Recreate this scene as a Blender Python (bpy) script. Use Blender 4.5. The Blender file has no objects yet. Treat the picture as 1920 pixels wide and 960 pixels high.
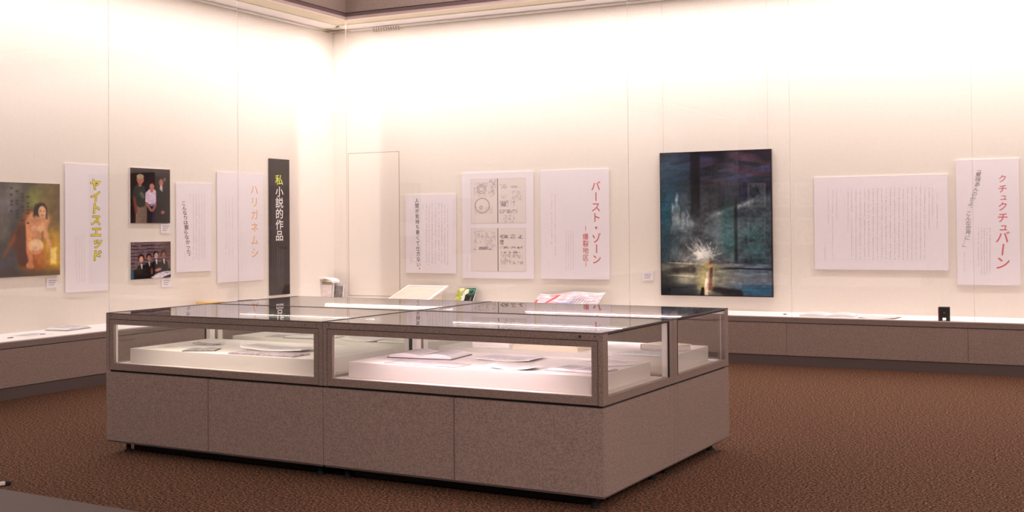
import bpy, math, random
import numpy as np
from mathutils import Matrix, Vector

# ------------------------------------------------------------------ camera, world, light, exposure
SC = bpy.context.scene
COL = SC.collection
F, YAW, PITCH, ROLL, H_CAM, SHY = 2194.07, 0.47445, 0.01618, -0.0085, 1.499, -92.3
cam = bpy.data.cameras.new('camera')
cam.sensor_fit = 'HORIZONTAL'; cam.sensor_width = 36.0
cam.lens = F / 1920 * 36.0
cam.shift_y = SHY / 1920
cam.clip_end = 100
cam_o = bpy.data.objects.new('camera', cam); COL.objects.link(cam_o)
fw = Vector((-math.sin(YAW)*math.cos(PITCH), math.cos(YAW)*math.cos(PITCH), math.sin(PITCH)))
r0 = Vector((math.cos(YAW), math.sin(YAW), 0)); u0 = r0.cross(fw)
RT = math.cos(ROLL)*r0 + math.sin(ROLL)*u0
UP = -math.sin(ROLL)*r0 + math.cos(ROLL)*u0
M = Matrix((( RT.x, UP.x, -fw.x, 0), (RT.y, UP.y, -fw.y, 0), (RT.z, UP.z, -fw.z, H_CAM), (0, 0, 0, 1)))
cam_o.matrix_world = M
SC.camera = cam_o
SC.view_settings.view_transform = 'Standard'
SC.view_settings.look = 'None'
SC.view_settings.gamma = 1.0
SC.view_settings.use_curve_mapping = False
SC.view_settings.exposure = 0.0
SC.cycles.transparent_max_bounces = 32

WORLD_STR = 0.05
CASE_W = 17.4            # watts per metre of the wall-case lamps
ROOM_W = 20.0           # watts of each ceiling lamp
LIGHT_COL = (1.0, 0.94, 0.95)
RIGHT_FILL_W = 48.0           # watts per metre of the fill added on the right-hand wall
FRONT_FILL_W = 52.0  # watts of each added fill lamp behind the camera
ROOM_COL = (1.0, 0.80, 0.74)
w = bpy.data.worlds.new('world'); SC.world = w; w.use_nodes = True
w.node_tree.nodes['Background'].inputs[0].default_value = (1.0, 0.8, 0.75, 1)
w.node_tree.nodes['Background'].inputs[1].default_value = WORLD_STR

# main planes (metres): glass fronts, case backs, heights
XG, YG, DEP = -8.680, 12.293, 0.737
XB, YB = XG - DEP, YG + DEP
ZP, ZGT, ZC, ZK = 0.511, 4.142, 4.174, 0.104
XR, YBK, ZCEIL = 5.0, -6.0, 5.6

def area_lamp(name, loc, sx, sy, watts, rot, col, spread=180):
    l = bpy.data.lights.new(name, 'AREA'); l.shape = 'RECTANGLE'; l.size = sx; l.size_y = sy
    l.energy = watts; l.color = col; l.spread = math.radians(spread)
    o = bpy.data.objects.new(name, l); COL.objects.link(o); o.location = loc; o.rotation_euler = rot
    return o
# wall-case lamps: long strips behind the top frame, tipped to the back wall; they stop short of the corner
TIP = math.radians(7)
x0_, x1_ = XB+.45, 4.4
area_lamp('case_lamp', ((x0_+x1_)/2, YG+0.085, ZC-0.025), x1_-x0_, 0.05, CASE_W*(x1_-x0_), (TIP, 0, 0), LIGHT_COL, 164)
y0_, y1_ = -2.7, YB-.45
area_lamp('case_lamp', (XG-0.085, (y0_+y1_)/2, ZC-0.025), 0.05, y1_-y0_, CASE_W*.74*(y1_-y0_), (0, TIP, 0), LIGHT_COL, 164)
# dim ceiling lamps of the gallery
for (x, y, k) in ((-6.2, 10.9, 2.2), (-1.0, 10.9, 5.4), (-5.5, 2.0, .1), (-0.5, 2.0, .3)):
    area_lamp('ceiling_lamp', (x, y, ZCEIL-0.12), 1.6, 1.6, ROOM_W*k, (0, 0, 0), ROOM_COL)
# soft fill lamps added behind the camera to brighten the island's front faces
for x in (.6, 2.6):
    area_lamp('front_fill', (x, -3.0, ZCEIL-0.3), 1.0, 1.0, FRONT_FILL_W, (math.radians(62), 0, math.radians(24)), ROOM_COL, 100)
# unseen fill strip added to brighten the right-hand wall and the island's sides
area_lamp('right_fill', (XR-.75, 0.0, 5.2), .08, 11.0, RIGHT_FILL_W*11, (0, math.radians(-16), 0), LIGHT_COL)
# picture light of the wall behind the camera
area_lamp('picture_lamp', (-8.2, YBK+1.5, 4.6), 1.8, 0.1, 40, (math.radians(-38), 0, 0), LIGHT_COL, 75)

# ------------------------------------------------------------------ helpers
rng = random.Random(7)
def lin(c):
    c = c/255.0
    return c/12.92 if c <= .04045 else ((c+.055)/1.055)**2.4
def rgb(r, g, b): return (lin(r), lin(g), lin(b), 1.0)

def mat(name, col, rough=.6, noise=0.0, nscale=60.0, metal=0.0, bump=0.0, bscale=200.0, spec=.5, dark=None):
    m = bpy.data.materials.new(name); m.use_nodes = True
    nt = m.node_tree; b = nt.nodes['Principled BSDF']
    b.inputs['Roughness'].default_value = rough; b.inputs['Metallic'].default_value = metal
    b.inputs['Specular IOR Level'].default_value = spec
    b.inputs['Base Color'].default_value = col
    tc = nt.nodes.new('ShaderNodeTexCoord')
    if noise > 0:
        n = nt.nodes.new('ShaderNodeTexNoise'); n.inputs['Scale'].default_value = nscale; n.inputs['Detail'].default_value = 3
        nt.links.new(tc.outputs['Object'], n.inputs['Vector'])
        mx = nt.nodes.new('ShaderNodeMix'); mx.data_type = 'RGBA'
        lo = dark or tuple(c*(1-noise) for c in col[:3])+(1,)
        hi = tuple(min(1, c*(1+noise)) for c in col[:3])+(1,)
        rp = nt.nodes.new('ShaderNodeMapRange'); rp.inputs[1].default_value = .3; rp.inputs[2].default_value = .7
        nt.links.new(n.outputs['Fac'], rp.inputs[0]); nt.links.new(rp.outputs[0], mx.inputs[0])
        mx.inputs[6].default_value = lo; mx.inputs[7].default_value = hi
        nt.links.new(mx.outputs[2], b.inputs['Base Color'])
    if bump > 0:
        n2 = nt.nodes.new('ShaderNodeTexNoise'); n2.inputs['Scale'].default_value = bscale
        nt.links.new(tc.outputs['Object'], n2.inputs['Vector'])
        bp = nt.nodes.new('ShaderNodeBump'); bp.inputs['Strength'].default_value = bump; bp.inputs['Distance'].default_value = .004
        nt.links.new(n2.outputs['Fac'], bp.inputs['Height']); nt.links.new(bp.outputs[0], b.inputs['Normal'])
    return m

def glass_mat(name, tint=(.985, .99, .985), grazing=5.0):
    m = bpy.data.materials.new(name); m.use_nodes = True
    nt = m.node_tree; nt.nodes.clear()
    def math_(op, a, bv=None):
        n = nt.nodes.new('ShaderNodeMath'); n.operation = op
        for i, v in enumerate((a, bv)):
            if v is None: continue
            if isinstance(v, (int, float)): n.inputs[i].default_value = v
            else: nt.links.new(v, n.inputs[i])
        return n.outputs[0]
    g = nt.nodes.new('ShaderNodeNewGeometry')
    d = nt.nodes.new('ShaderNodeVectorMath'); d.operation = 'DOT_PRODUCT'
    nt.links.new(g.outputs['Normal'], d.inputs[0]); nt.links.new(g.outputs['Incoming'], d.inputs[1])
    c = math_('ABSOLUTE', d.outputs['Value'])
    f = math_('POWER', math_('SUBTRACT', 1.0, c), grazing)
    fac = math_('ADD', 0.04, math_('MULTIPLY', f, 0.96))
    t = nt.nodes.new('ShaderNodeBsdfTransparent'); t.inputs[0].default_value = tint+(1,)
    gl = nt.nodes.new('ShaderNodeBsdfGlossy'); gl.inputs['Roughness'].default_value = 0.0
    mx = nt.nodes.new('ShaderNodeMixShader'); o = nt.nodes.new('ShaderNodeOutputMaterial')
    nt.links.new(fac, mx.inputs[0]); nt.links.new(t.outputs[0], mx.inputs[1]); nt.links.new(gl.outputs[0], mx.inputs[2])
    nt.links.new(mx.outputs[0], o.inputs[0])
    return m

def emit_mat(name, col, strength):
    m = bpy.data.materials.new(name); m.use_nodes = True
    nt = m.node_tree; nt.nodes.clear()
    e = nt.nodes.new('ShaderNodeEmission'); e.inputs[0].default_value = col+(1,); e.inputs[1].default_value = strength
    o = nt.nodes.new('ShaderNodeOutputMaterial'); nt.links.new(e.outputs[0], o.inputs[0])
    return m

def paint_mat(name, rough=.5):
    m = bpy.data.materials.new(name); m.use_nodes = True
    nt = m.node_tree; b = nt.nodes['Principled BSDF']
    a = nt.nodes.new('ShaderNodeAttribute'); a.attribute_name = 'pigment'
    nt.links.new(a.outputs['Color'], b.inputs['Base Color']); b.inputs['Roughness'].default_value = rough
    b.inputs['Specular IOR Level'].default_value = .08
    return m

class MB:
    """collects boxes, quads, prisms; build() links them as one mesh object"""
    def __init__(s): s.v = []; s.f = []
    def box(s, x0, x1, y0, y1, z0, z1):
        n = len(s.v)
        s.v += [(x0,y0,z0),(x1,y0,z0),(x1,y1,z0),(x0,y1,z0),(x0,y0,z1),(x1,y0,z1),(x1,y1,z1),(x0,y1,z1)]
        s.f += [tuple(n+i for i in q) for q in ((0,3,2,1),(4,5,6,7),(0,1,5,4),(1,2,6,5),(2,3,7,6),(3,0,4,7))]
        return s
    def quad(s, a, b, c, d):
        n = len(s.v); s.v += [a,b,c,d]; s.f.append((n,n+1,n+2,n+3)); return s
    def prism(s, pts, axis, a, b):
        """polygon (2-D points, counter-clockwise) swept along an axis from a to b"""
        n = len(s.v); k = len(pts)
        def p3(p, t): return {'x': (t,p[0],p[1]), 'y': (p[0],t,p[1]), 'z': (p[0],p[1],t)}[axis]
        s.v += [p3(p, a) for p in pts] + [p3(p, b) for p in pts]
        s.f += [tuple(range(n+k-1, n-1, -1)), tuple(range(n+k, n+2*k))]
        s.f += [(n+i, n+(i+1) % k, n+k+(i+1) % k, n+k+i) for i in range(k)]
        return s
    def cyl(s, c, r, axis, a, b, k=12):
        pts = [(c[0]+r*math.cos(2*math.pi*i/k), c[1]+r*math.sin(2*math.pi*i/k)) for i in range(k)]
        return s.prism(pts, axis, a, b)
    def grid(s, P):
        n = len(s.v); R_, C_ = len(P), len(P[0])
        for row in P: s.v += [tuple(p) for p in row]
        for i in range(R_-1):
            for j in range(C_-1): s.f.append((n+i*C_+j, n+i*C_+j+1, n+(i+1)*C_+j+1, n+(i+1)*C_+j))
        return s
    def build(s, name, m, parent=None, bevel=0, xform=None):
        me = bpy.data.meshes.new(name)
        vs = [tuple(xform @ Vector(p)) for p in s.v] if xform else s.v
        me.from_pydata(vs, [], s.f); me.update()
        import bmesh
        bm = bmesh.new(); bm.from_mesh(me); bmesh.ops.recalc_face_normals(bm, faces=bm.faces)
        bm.to_mesh(me); bm.free()
        me.materials.append(m)
        o = bpy.data.objects.new(name, me); COL.objects.link(o)
        if parent: o.parent = parent
        if bevel:
            bv = o.modifiers.new('bevel', 'BEVEL'); bv.width = bevel; bv.segments = 2; bv.limit_method = 'ANGLE'
        return o

def tag(o, label=None, cat=None, group=None, kind=None):
    for k, v in (('label', label), ('category', cat), ('group', group), ('kind', kind)):
        if v: o[k] = v
    return o
def empty(name, loc, rz=0, label=None, cat=None, group=None):
    o = bpy.data.objects.new(name, None); COL.objects.link(o)
    o.location = loc; o.rotation_euler = (0, 0, rz); o.empty_display_size = .1
    return tag(o, label, cat, group)
def struct(o): o['kind'] = 'structure'; return o

def at(px, py, axis, val):
    """point where the sight line of a photo pixel meets a plane of the room"""
    d = fw + (px-960)/F*RT - (py-480-SHY)/F*UP
    o = Vector((0, 0, H_CAM)); t = (val-o[axis])/d[axis]
    return o + d*t

# ------------------------------------------------------------------ materials
m_wall = mat('wall_cloth', (.82, .735, .66, 1), .9, .02, 40, bump=.05, bscale=500)
m_board = mat('white_foam_board', (.84, .76, .80, 1), .7, .01, 20)
m_boardedge = mat('painting_edge', (.35, .27, .2, 1), .7)
m_floorwhite = mat('case_floor_white', (.88, .82, .80, 1), .6)
m_panel = mat('taupe_panel', (.31, .228, .200, 1), .6, .30, 110, bump=.03, bscale=300)
m_trim = mat('taupe_trim', (.25, .188, .168, 1), .5, .2, 120)
m_kick = mat('dark_skirting', (.115, .082, .08, 1), .6, .15, 200)
m_frame = mat('taupe_metal', (.27, .20, .174, 1), .42, .24, 140)
m_black = mat('black_gap', (.012, .009, .009, 1), .8)
m_rubber = mat('black_rubber', (.01, .01, .01, 1), .7)
m_chrome = mat('chrome', (.75, .74, .72, 1), .18, metal=1)
m_cream = mat('cream_soffit', (.72, .63, .47, 1), .7)
m_top = mat('pale_top_frame', (.80, .66, .64, 1), .5)
m_dark_trim = mat('mauve_trim', (.22, .15, .16, 1), .6)
m_bulk = mat('upper_wall_panel', (.50, .41, .37, 1), .8, .12, 60)
m_ceil = mat('ceiling_paint', (.45, .40, .36, 1), .9)
m_plat = mat('display_platform', (.82, .75, .71, 1), .7)
m_paper = mat('paper', (.86, .80, .80, 1), .7)
m_cream_paper = mat('cream_paper', (.84, .74, .58, 1), .7)
m_grey_paper = mat('grey_print', (.50, .44, .44, 1), .6, .35, 30)
m_mauve = mat('mauve_print', (.45, .36, .42, 1), .6, .5, 25)
m_darkcov = mat('dark_cover', (.05, .035, .035, 1), .5)
m_ink = mat('black_ink', (.07, .06, .065, 1), .7)
m_grey_ink = mat('grey_ink', (.27, .24, .255, 1), .7)
m_pale_ink = mat('pale_ink', (.40, .35, .37, 1), .7)
m_red = mat('red_ink', (.60, .10, .09, 1), .7)
m_pink = mat('crimson_ink', (.66, .13, .16, 1), .7)
m_orange = mat('orange_ink', (.80, .40, .13, 1), .7)
m_yellow = mat('yellow_ink', (.86, .72, .05, 1), .7)
m_lime = mat('lime_ink', (.66, .72, .05, 1), .7)
m_olive = mat('olive_outline', (.16, .12, .02, 1), .7)
m_white_ink = mat('white_ink', (.86, .84, .84, 1), .7)
m_banner = mat('dark_banner', (.030, .017, .017, 1), .5, .1, 30, spec=.15)
m_greytext = mat('dim_white_print', (.34, .29, .28, 1), .6)
m_glass = glass_mat('clear_glass')
m_topglass = glass_mat('coated_top_glass', grazing=3.2)
m_joint = mat('wire_steel', (.50, .42, .36, 1), .4)
m_seal = bpy.data.materials.new('clear_sealant'); m_seal.use_nodes = True
_nt = m_seal.node_tree; _b = _nt.nodes['Principled BSDF']; _b.inputs['Base Color'].default_value = (.55, .47, .41, 1); _b.inputs['Roughness'].default_value = .4
_t = _nt.nodes.new('ShaderNodeBsdfTransparent'); _m = _nt.nodes.new('ShaderNodeMixShader'); _m.inputs[0].default_value = .2
_nt.links.new(_t.outputs[0], _m.inputs[1]); _nt.links.new(_b.outputs[0], _m.inputs[2]); _nt.links.new(_m.outputs[0], _nt.nodes['Material Output'].inputs[0])
m_paint = paint_mat('pigment')
m_photo = paint_mat('photo_print', .35)
m_stone = mat('grey_border', (.135, .095, .088, 1), .7, .15, 150)

def carpet_mat():
    m = bpy.data.materials.new('brown_carpet'); m.use_nodes = True
    nt = m.node_tree; b = nt.nodes['Principled BSDF']; b.inputs['Roughness'].default_value = .95
    b.inputs['Specular IOR Level'].default_value = .1
    tc = nt.nodes.new('ShaderNodeTexCoord')
    def nz(s, d):
        n = nt.nodes.new('ShaderNodeTexNoise'); n.inputs['Scale'].default_value = s; n.inputs['Detail'].default_value = d
        nt.links.new(tc.outputs['Object'], n.inputs['Vector']); return n
    n1, n2 = nz(72, 4), nz(46, 3)
    r = nt.nodes.new('ShaderNodeValToRGB'); e = r.color_ramp.elements
    e[0].position = .36; e[0].color = (.030, .013, .008, 1)
    e[1].position = .64; e[1].color = (.345, .185, .105, 1)
    k = e.new(.5); k.color = (.125, .062, .038, 1)
    nt.links.new(n1.outputs['Fac'], r.inputs[0])
    r2 = nt.nodes.new('ShaderNodeValToRGB'); e = r2.color_ramp.elements
    e[0].position = .36; e[0].color = (.62, .82, 1.0, 1); e[1].position = .64; e[1].color = (1.26, 1.02, .88, 1)
    nt.links.new(n2.outputs['Fac'], r2.inputs[0])
    mx = nt.nodes.new('ShaderNodeMix'); mx.data_type = 'RGBA'; mx.blend_type = 'MULTIPLY'; mx.inputs[0].default_value = 1
    nt.links.new(r.outputs[0], mx.inputs[6]); nt.links.new(r2.outputs[0], mx.inputs[7])
    nt.links.new(mx.outputs[2], b.inputs['Base Color'])
    bp = nt.nodes.new('ShaderNodeBump'); bp.inputs['Strength'].default_value = .6; bp.inputs['Distance'].default_value = .006
    nt.links.new(n1.outputs['Fac'], bp.inputs['Height']); nt.links.new(bp.outputs[0], b.inputs['Normal'])
    return m
m_carpet = carpet_mat()

# ------------------------------------------------------------------ room shell
struct(MB().box(XB-.2, XR, YBK, YB+.2, -.1, 0).build('floor', m_carpet))
struct(MB().box(XB-.2, XR, YBK, YB+.2, ZCEIL, ZCEIL+.1).build('ceiling', m_ceil))
struct(MB().box(XB-.2, XB, YBK, YB+.2, 0, ZCEIL).build('wall_left', m_wall))
struct(MB().box(XB, XR, YB, YB+.2, 0, ZCEIL).build('wall_far', m_wall))
struct(MB().box(XR, XR+.2, YBK, YB+.2, 0, ZCEIL).build('wall_right', m_wall))
struct(MB().box(XB-.2, XR, YBK-.2, YBK, 0, ZCEIL).build('wall_back', mat('dark_far_wall', (.10, .085, .08, 1), .9)))
# grey hard-floor border at the photo's lower left
a = at(0, 918, 2, 0); b = at(250, 960, 2, 0); d = (b-a); 
A = a - d*3; Bp = a + d*4
nrm = Vector((d.y, -d.x, 0)).normalized()*2.2
struct(MB().prism([(A.x, A.y), ((A+nrm).x, (A+nrm).y), ((Bp+nrm).x, (Bp+nrm).y), (Bp.x, Bp.y)], 'z', 0.0005, 0.006).build('trim_1', m_stone))

# upper wall panels above the cases, with mauve bands (structure)
struct(MB().box(XG-.08, XG, YBK, YG+.02, ZGT+.085, ZCEIL).build('trim_2', m_bulk))
struct(MB().box(XG-.08, XR, YG, YG+.08, ZGT+.085, ZCEIL).build('trim_3', m_bulk))

# access door panel in the far wall
da, db = at(653.5, 288, 1, YB), at(747.5, 285.5, 1, YB)
dx0, dx1, dz0, dz1 = da.x, db.x, .585, 2.486
door = MB().box(dx0, dx1, YB-.004, YB+.002, dz0, dz1).build('door_1', m_wall); struct(door)
g = .008
gap = MB().box(dx0-g, dx0, YB-.002, YB+.001, dz0-g, dz1+g).box(dx1, dx1+g, YB-.002, YB+.001, dz0-g, dz1+g)
gap.box(dx0, dx1, YB-.002, YB+.001, dz0-g, dz0).box(dx0, dx1, YB-.002, YB+.001, dz1, dz1+g)
gap.build('door_gap', mat('door_gap', (.42, .30, .24, 1), .8), door)

# ------------------------------------------------------------------ wall display cases
def wall_case(name, label, far):
    """far: along +X at y=YG; else along +Y at x=XG.  u = along wall, w = into the case"""
    root = empty(name, (0, 0, 0), 0, label, 'display case')
    def B(mb, u0, u1, w0, w1, z0, z1):
        if far: mb.box(u0, u1, YG+w0, YG+w1, z0, z1)
        else: mb.box(XG-w1, XG-w0, u0, u1, z0, z1)
        return mb
    if far:
        U0, U1 = XG, XR; end = XB
        seams = [-4.839, -3.019, -1.223, .6, 2.4, 4.2]; pseams = [-6.70, -4.89, -3.077, -1.287, .5, 2.3, 4.1]
    else:
        U0, U1 = YBK, YG; end = YB
        seams = [10.22, 8.329, 6.43, 4.53, 2.63, .73, -1.2, -3.1, -5.0]; pseams = [10.4, 6.6, 2.8, -1.0, -4.8]
    # front panels with fine gaps, on a dark carcass
    B(MB(), U0, U1, .03, .06, 0, ZP-.02).build('carcass', m_black, root)
    cuts = sorted([U0]+pseams+[U1]); cuts = [c for c in cuts if U0 <= c <= U1]
    for i in range(len(cuts)-1):
        B(MB(), cuts[i]+.0015, cuts[i+1]-.0015, .0, .03, ZK+.006, ZP-.062).build('front_panel', m_panel, root)
    B(MB(), U0 if far else U0, U1, .006, .03, 0, ZK).build('skirting', m_kick, root)
    B(MB(), U0-(.0 if far else 0), U1, -.004, .03, ZP-.055, ZP-.004).build('top_trim', m_trim, root)
    # white case floor, pale glass track
    if far: B(MB(), XB+.001, U1, .012, DEP-.001, ZP-.03, ZP).build('case_floor', m_floorwhite, root)
    else: B(MB(), U0, YG+.0115, .012, DEP-.001, ZP-.03, ZP).build('case_floor', m_floorwhite, root)
    B(MB(), U0, U1, -.002, .012, ZP-.004, ZP+.004).build('glass_track', m_top, root)
    # glass panes with upright joints
    gs = sorted([U0]+seams+[U1])
    for i in range(len(gs)-1):
        B(MB(), gs[i]+.003, gs[i+1]-.003, .0, .008, ZP+.004, ZGT+.004).build('glass_pane', m_glass, root)
    for s_ in seams:
        B(MB(), s_-.0028, s_+.0028, .001, .007, ZP+.004, ZGT).build('glass_joint', m_seal, root)
    if far: B(MB(), XG-.004, XG+.003, .0, .006, ZP+.004, ZGT).build('glass_joint', m_seal, root)
    # head: pale glass channel, mauve band above, soffit with lamp trough
    B(MB(), U0-(.012 if far else 0), U1, -.012, .03, ZGT, ZGT+.040).build('head_channel', m_top, root)
    B(MB(), U0-(.02 if far else 0), U1, -.02, .03, ZGT+.040, ZGT+.078).build('head_band', m_dark_trim, root)
    B(MB(), U0, U1, -.006, .03, ZGT+.078, ZGT+.09).build('shadow_groove', m_black, root)
    if far: B(MB(), XB+.001, U1, .03, DEP-.001, ZC, ZC+.06).build('soffit', m_cream, root)
    else: B(MB(), U0, YG+.03, .03, DEP-.001, ZC, ZC+.06).build('soffit', m_cream, root)
    # step of the soffit next to the back wall
    if far: B(MB(), XB+.25, U1, .42, DEP-.001, ZC-.012, ZC-.0005).build('soffit_step', m_floorwhite, root)
    else: B(MB(), U0, YB-.25, .42, DEP-.001, ZC-.012, ZC-.0005).build('soffit_step', m_floorwhite, root)
    # picture rail on the back wall
    rail = MB()
    B(rail, (XB+.03) if far else U0, U1 if far else YB-.03, DEP-.028, DEP-.002, ZC-.047, ZC-.016)
    rail.build('picture_rail', m_chrome, root)
    return root
wall_case('wall_display_case', 'long built-in glass-fronted wall case with taupe plinth along the left wall', False)
wall_case('wall_display_case', 'long built-in glass-fronted wall case with taupe plinth along the far wall', True)

# little hooks hanging from the far picture rail
for i in range(11):
    px = 701 + i*4.6
    p = at(px, 50, 1, YB-.02)
    h = MB().box(-.004, .004, -.006, .002, -.055, 0).box(-.004, .004, -.022, -.006, -.055, -.047)
    o = h.build('picture_hook', m_joint); o.location = (p.x, YB-.031, ZC-.03)
    o.rotation_euler = (0, -.35, 0)
    tag(o, 'small metal hook in the close row on the far picture rail near the corner', 'hook', 'picture hooks on the rail')

# ------------------------------------------------------------------ glyphs, boards
_gc = {}
def glyph(ch, off=0.0):
    k = (ch, off)
    if k not in _gc:
        c = bpy.data.curves.new('glyph', 'FONT'); c.body = ch; c.size = 1; c.offset = off; c.resolution_u = 3
        o = bpy.data.objects.new('glyph', c); COL.objects.link(o)
        dg = bpy.context.evaluated_depsgraph_get()
        me = bpy.data.meshes.new_from_object(o.evaluated_get(dg))
        _gc[k] = ([(v.co.x-.5, v.co.y-.37) for v in me.vertices], [tuple(p.vertices) for p in me.polygons])
        bpy.data.objects.remove(o); bpy.data.curves.remove(c); bpy.data.meshes.remove(me)
    return _gc[k]
ROT = set('ー「」…—')
SHIFT = {'、': (.55, .55), '。': (.55, .55), 'ッ': (.1, .08), 'ュ': (.1, .08), 'ょ': (.1, .08)}
def put_text(mb, ch, x, z, size, y, off=0.0, sx=1.0, shear=0.0):
    vs, fs = glyph(ch, off); n = len(mb.v)
    dx, dz = SHIFT.get(ch, (0, 0))
    for (a, b) in vs:
        if ch in ROT: a, b = b, -a
        a += dx; b += dz
        mb.v.append((x + (a*sx + shear*b)*size, y, z + b*size))
    mb.f += [tuple(n+i for i in f) for f in fs]

class Board:
    """a flat panel hung on a back wall.  Local X runs right along the wall, Z up, -Y out to the viewer"""
    all = []
    def finish(s):
        """lay the fine print on the panel as pattern of the same mesh"""
        if not s.prints: return
        me = s.panel.data; v = [tuple(x.co) for x in me.vertices]; f = [tuple(p.vertices) for p in me.polygons]
        mi = [0]*len(f); ms = [me.materials[0]]
        for mb, m in s.prints:
            if m not in ms: ms.append(m)
            n = len(v); v += mb.v; f += [tuple(n+i for i in q) for q in mb.f]; mi += [ms.index(m)]*len(mb.f)
        new = bpy.data.meshes.new(me.name); new.from_pydata(v, [], f)
        for m in ms: new.materials.append(m)
        new.polygons.foreach_set('material_index', mi); new.update(); s.panel.data = new
    def __init__(s, name, left, quad, thick, label, cat, m=None, group=None, part='panel', edge_gap=.004):
        s.left = left; s.t = thick+edge_gap
        ax, pl = (0, XB+s.t) if left else (1, YB-s.t)
        P = [at(x, y, ax, pl) for x, y in quad]
        U = [p.y if left else p.x for p in P]
        u0, u1 = (U[0]+U[3])/2, (U[1]+U[2])/2
        z1, z0 = (P[0].z+P[1].z)/2, (P[2].z+P[3].z)/2
        s.uc, s.z0, s.w, s.h = (u0+u1)/2, z0, u1-u0, z1-z0
        loc = (XB, s.uc, z0) if left else (s.uc, YB, z0)
        s.root = empty(name, loc, math.pi/2 if left else 0, label, cat, group)
        if m: s.panel = MB().box(-s.w/2, s.w/2, -s.t, -edge_gap, 0, s.h).build(part, m, s.root)
        s.y = -s.t-.0008; s.prints = []; Board.all.append(s)
    def loc(s, px, py):
        ax, pl = (0, XB+s.t) if s.left else (1, YB-s.t)
        p = at(px, py, ax, pl); return ((p.y if s.left else p.x)-s.uc, p.z-s.z0)
    def column(s, mb, chars, top, bot, size=None, off=0.0, sx=1.0, shear=0.0, y=None):
        a, b = s.loc(*top), s.loc(*bot); n = len(chars)
        step = (a[1]-b[1])/max(1, n-1) if n > 1 else 0
        size = size or step*.95
        for i, ch in enumerate(chars):
            t = i/max(1, n-1)
            put_text(mb, ch, a[0]+(b[0]-a[0])*t, a[1]+(b[1]-a[1])*t, size, s.y if y is None else y, off, sx, shear)
    def marks(s, px, y0, y1, size=.011, fill=.85, seed=0, lead=0, m=None):
        """one column of small printed characters, too small to read"""
        r = random.Random(seed*77+int(px*10)); mb = MB(); m = m or m_grey_ink
        a, b = s.loc(px, y0), s.loc(px, y1)
        n = max(1, int((a[1]-b[1])/(size*1.35)))
        gap_at = set(i for i in range(n) if r.random() > fill)
        for i in range(n):
            if i in gap_at or i < lead: continue
            t = (i+.5)/n; x = a[0]+(b[0]-a[0])*t; z = a[1]+(b[1]-a[1])*t
            for _ in range(r.choice((2, 3, 3, 4))):
                if r.random() < .55:
                    w_, h_ = size*r.uniform(.5, .95), size*.13
                else:
                    w_, h_ = size*.13, size*r.uniform(.4, .9)
                cx, cz = x+size*r.uniform(-.22, .22), z+size*r.uniform(-.36, .36)
                mb.quad((cx-w_/2, s.y, cz-h_/2), (cx+w_/2, s.y, cz-h_/2), (cx+w_/2, s.y, cz+h_/2), (cx-w_/2, s.y, cz+h_/2))
        s.prints.append((mb, m))

def paint_grid(name, w, h, nx, ny, fn, m, parent, y, x0=None, z0=0):
    """a flat picture surface whose pigments are stored per vertex; fn(U, V) gives sRGB (0-255), V runs down"""
    x0 = -w/2 if x0 is None else x0
    U, V = np.meshgrid(np.linspace(0, 1, nx), np.linspace(0, 1, ny))
    C = np.clip(fn(U, V), 0, 255)/255.0
    C = np.where(C <= .04045, C/12.92, ((C+.055)/1.055)**2.4)
    vx = x0+U*w; vz = z0+(1-V)*h
    co = np.stack([vx, np.full_like(vx, y), vz], -1).reshape(-1, 3)
    idx = np.arange(nx*ny).reshape(ny, nx)
    f = np.stack([idx[1:, :-1], idx[1:, 1:], idx[:-1, 1:], idx[:-1, :-1]], -1).reshape(-1, 4)
    me = bpy.data.meshes.new(name)
    me.from_pydata(co.tolist(), [], f.tolist()); me.update()
    at_ = me.color_attributes.new('pigment', 'FLOAT_COLOR', 'POINT')
    rgba = np.ones((nx*ny, 4), np.float32); rgba[:, :3] = C.reshape(-1, 3)
    at_.data.foreach_set('color', rgba.ravel())
    me.materials.append(m)
    o = bpy.data.objects.new(name, me); COL.objects.link(o); o.parent = parent
    return o

_nr = np.random.RandomState(3)
def vnoise(U, V, sx, sy, seed):
    r = np.random.RandomState(seed); G = r.rand(int(sy)+3, int(sx)+3)
    x, y = (U*sx) % int(sx+1), (V*sy) % int(sy+1); xi, yi = x.astype(int), y.astype(int); fx, fy = x-xi, y-yi
    fx = fx*fx*(3-2*fx); fy = fy*fy*(3-2*fy)
    return (G[yi, xi]*(1-fx)+G[yi, xi+1]*fx)*(1-fy)+(G[yi+1, xi]*(1-fx)+G[yi+1, xi+1]*fx)*fy
def sstep(a, b, x):
    t = np.clip((x-a)/(b-a), 0, 1); return t*t*(3-2*t)
def cap(U, V, x0, y0, x1, y1, r0, r1, asp=1.0):
    """tapered capsule mask distance (negative inside); asp = width/height of the picture"""
    ux, vy = U*asp, V; x0, x1 = x0*asp, x1*asp
    dx, dy = x1-x0, y1-y0; L = dx*dx+dy*dy+1e-9
    t = np.clip(((ux-x0)*dx+(vy-y0)*dy)/L, 0, 1)
    return np.hypot(ux-x0-t*dx, vy-y0-t*dy)-(r0+(r1-r0)*t)
def ell(U, V, cx, cy, rx, ry, rot=0.0):
    c, s_ = math.cos(rot), math.sin(rot); a, b = U-cx, V-cy
    return np.hypot((a*c+b*s_)/rx, (-a*s_+b*c)/ry)-1
def lay(C, mask, col):
    return C*(1-mask[..., None])+np.array(col, float)*mask[..., None]
def poly(U, V, pts):
    inside = np.zeros(U.shape, bool); n = len(pts)
    for i in range(n):
        (x0, y0), (x1, y1) = pts[i], pts[(i+1) % n]
        c = ((y0 > V) != (y1 > V)) & (U < (x1-x0)*(V-y0)/((y1-y0) or 1e-9)+x0)
        inside ^= c
    return inside.astype(float)

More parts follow.
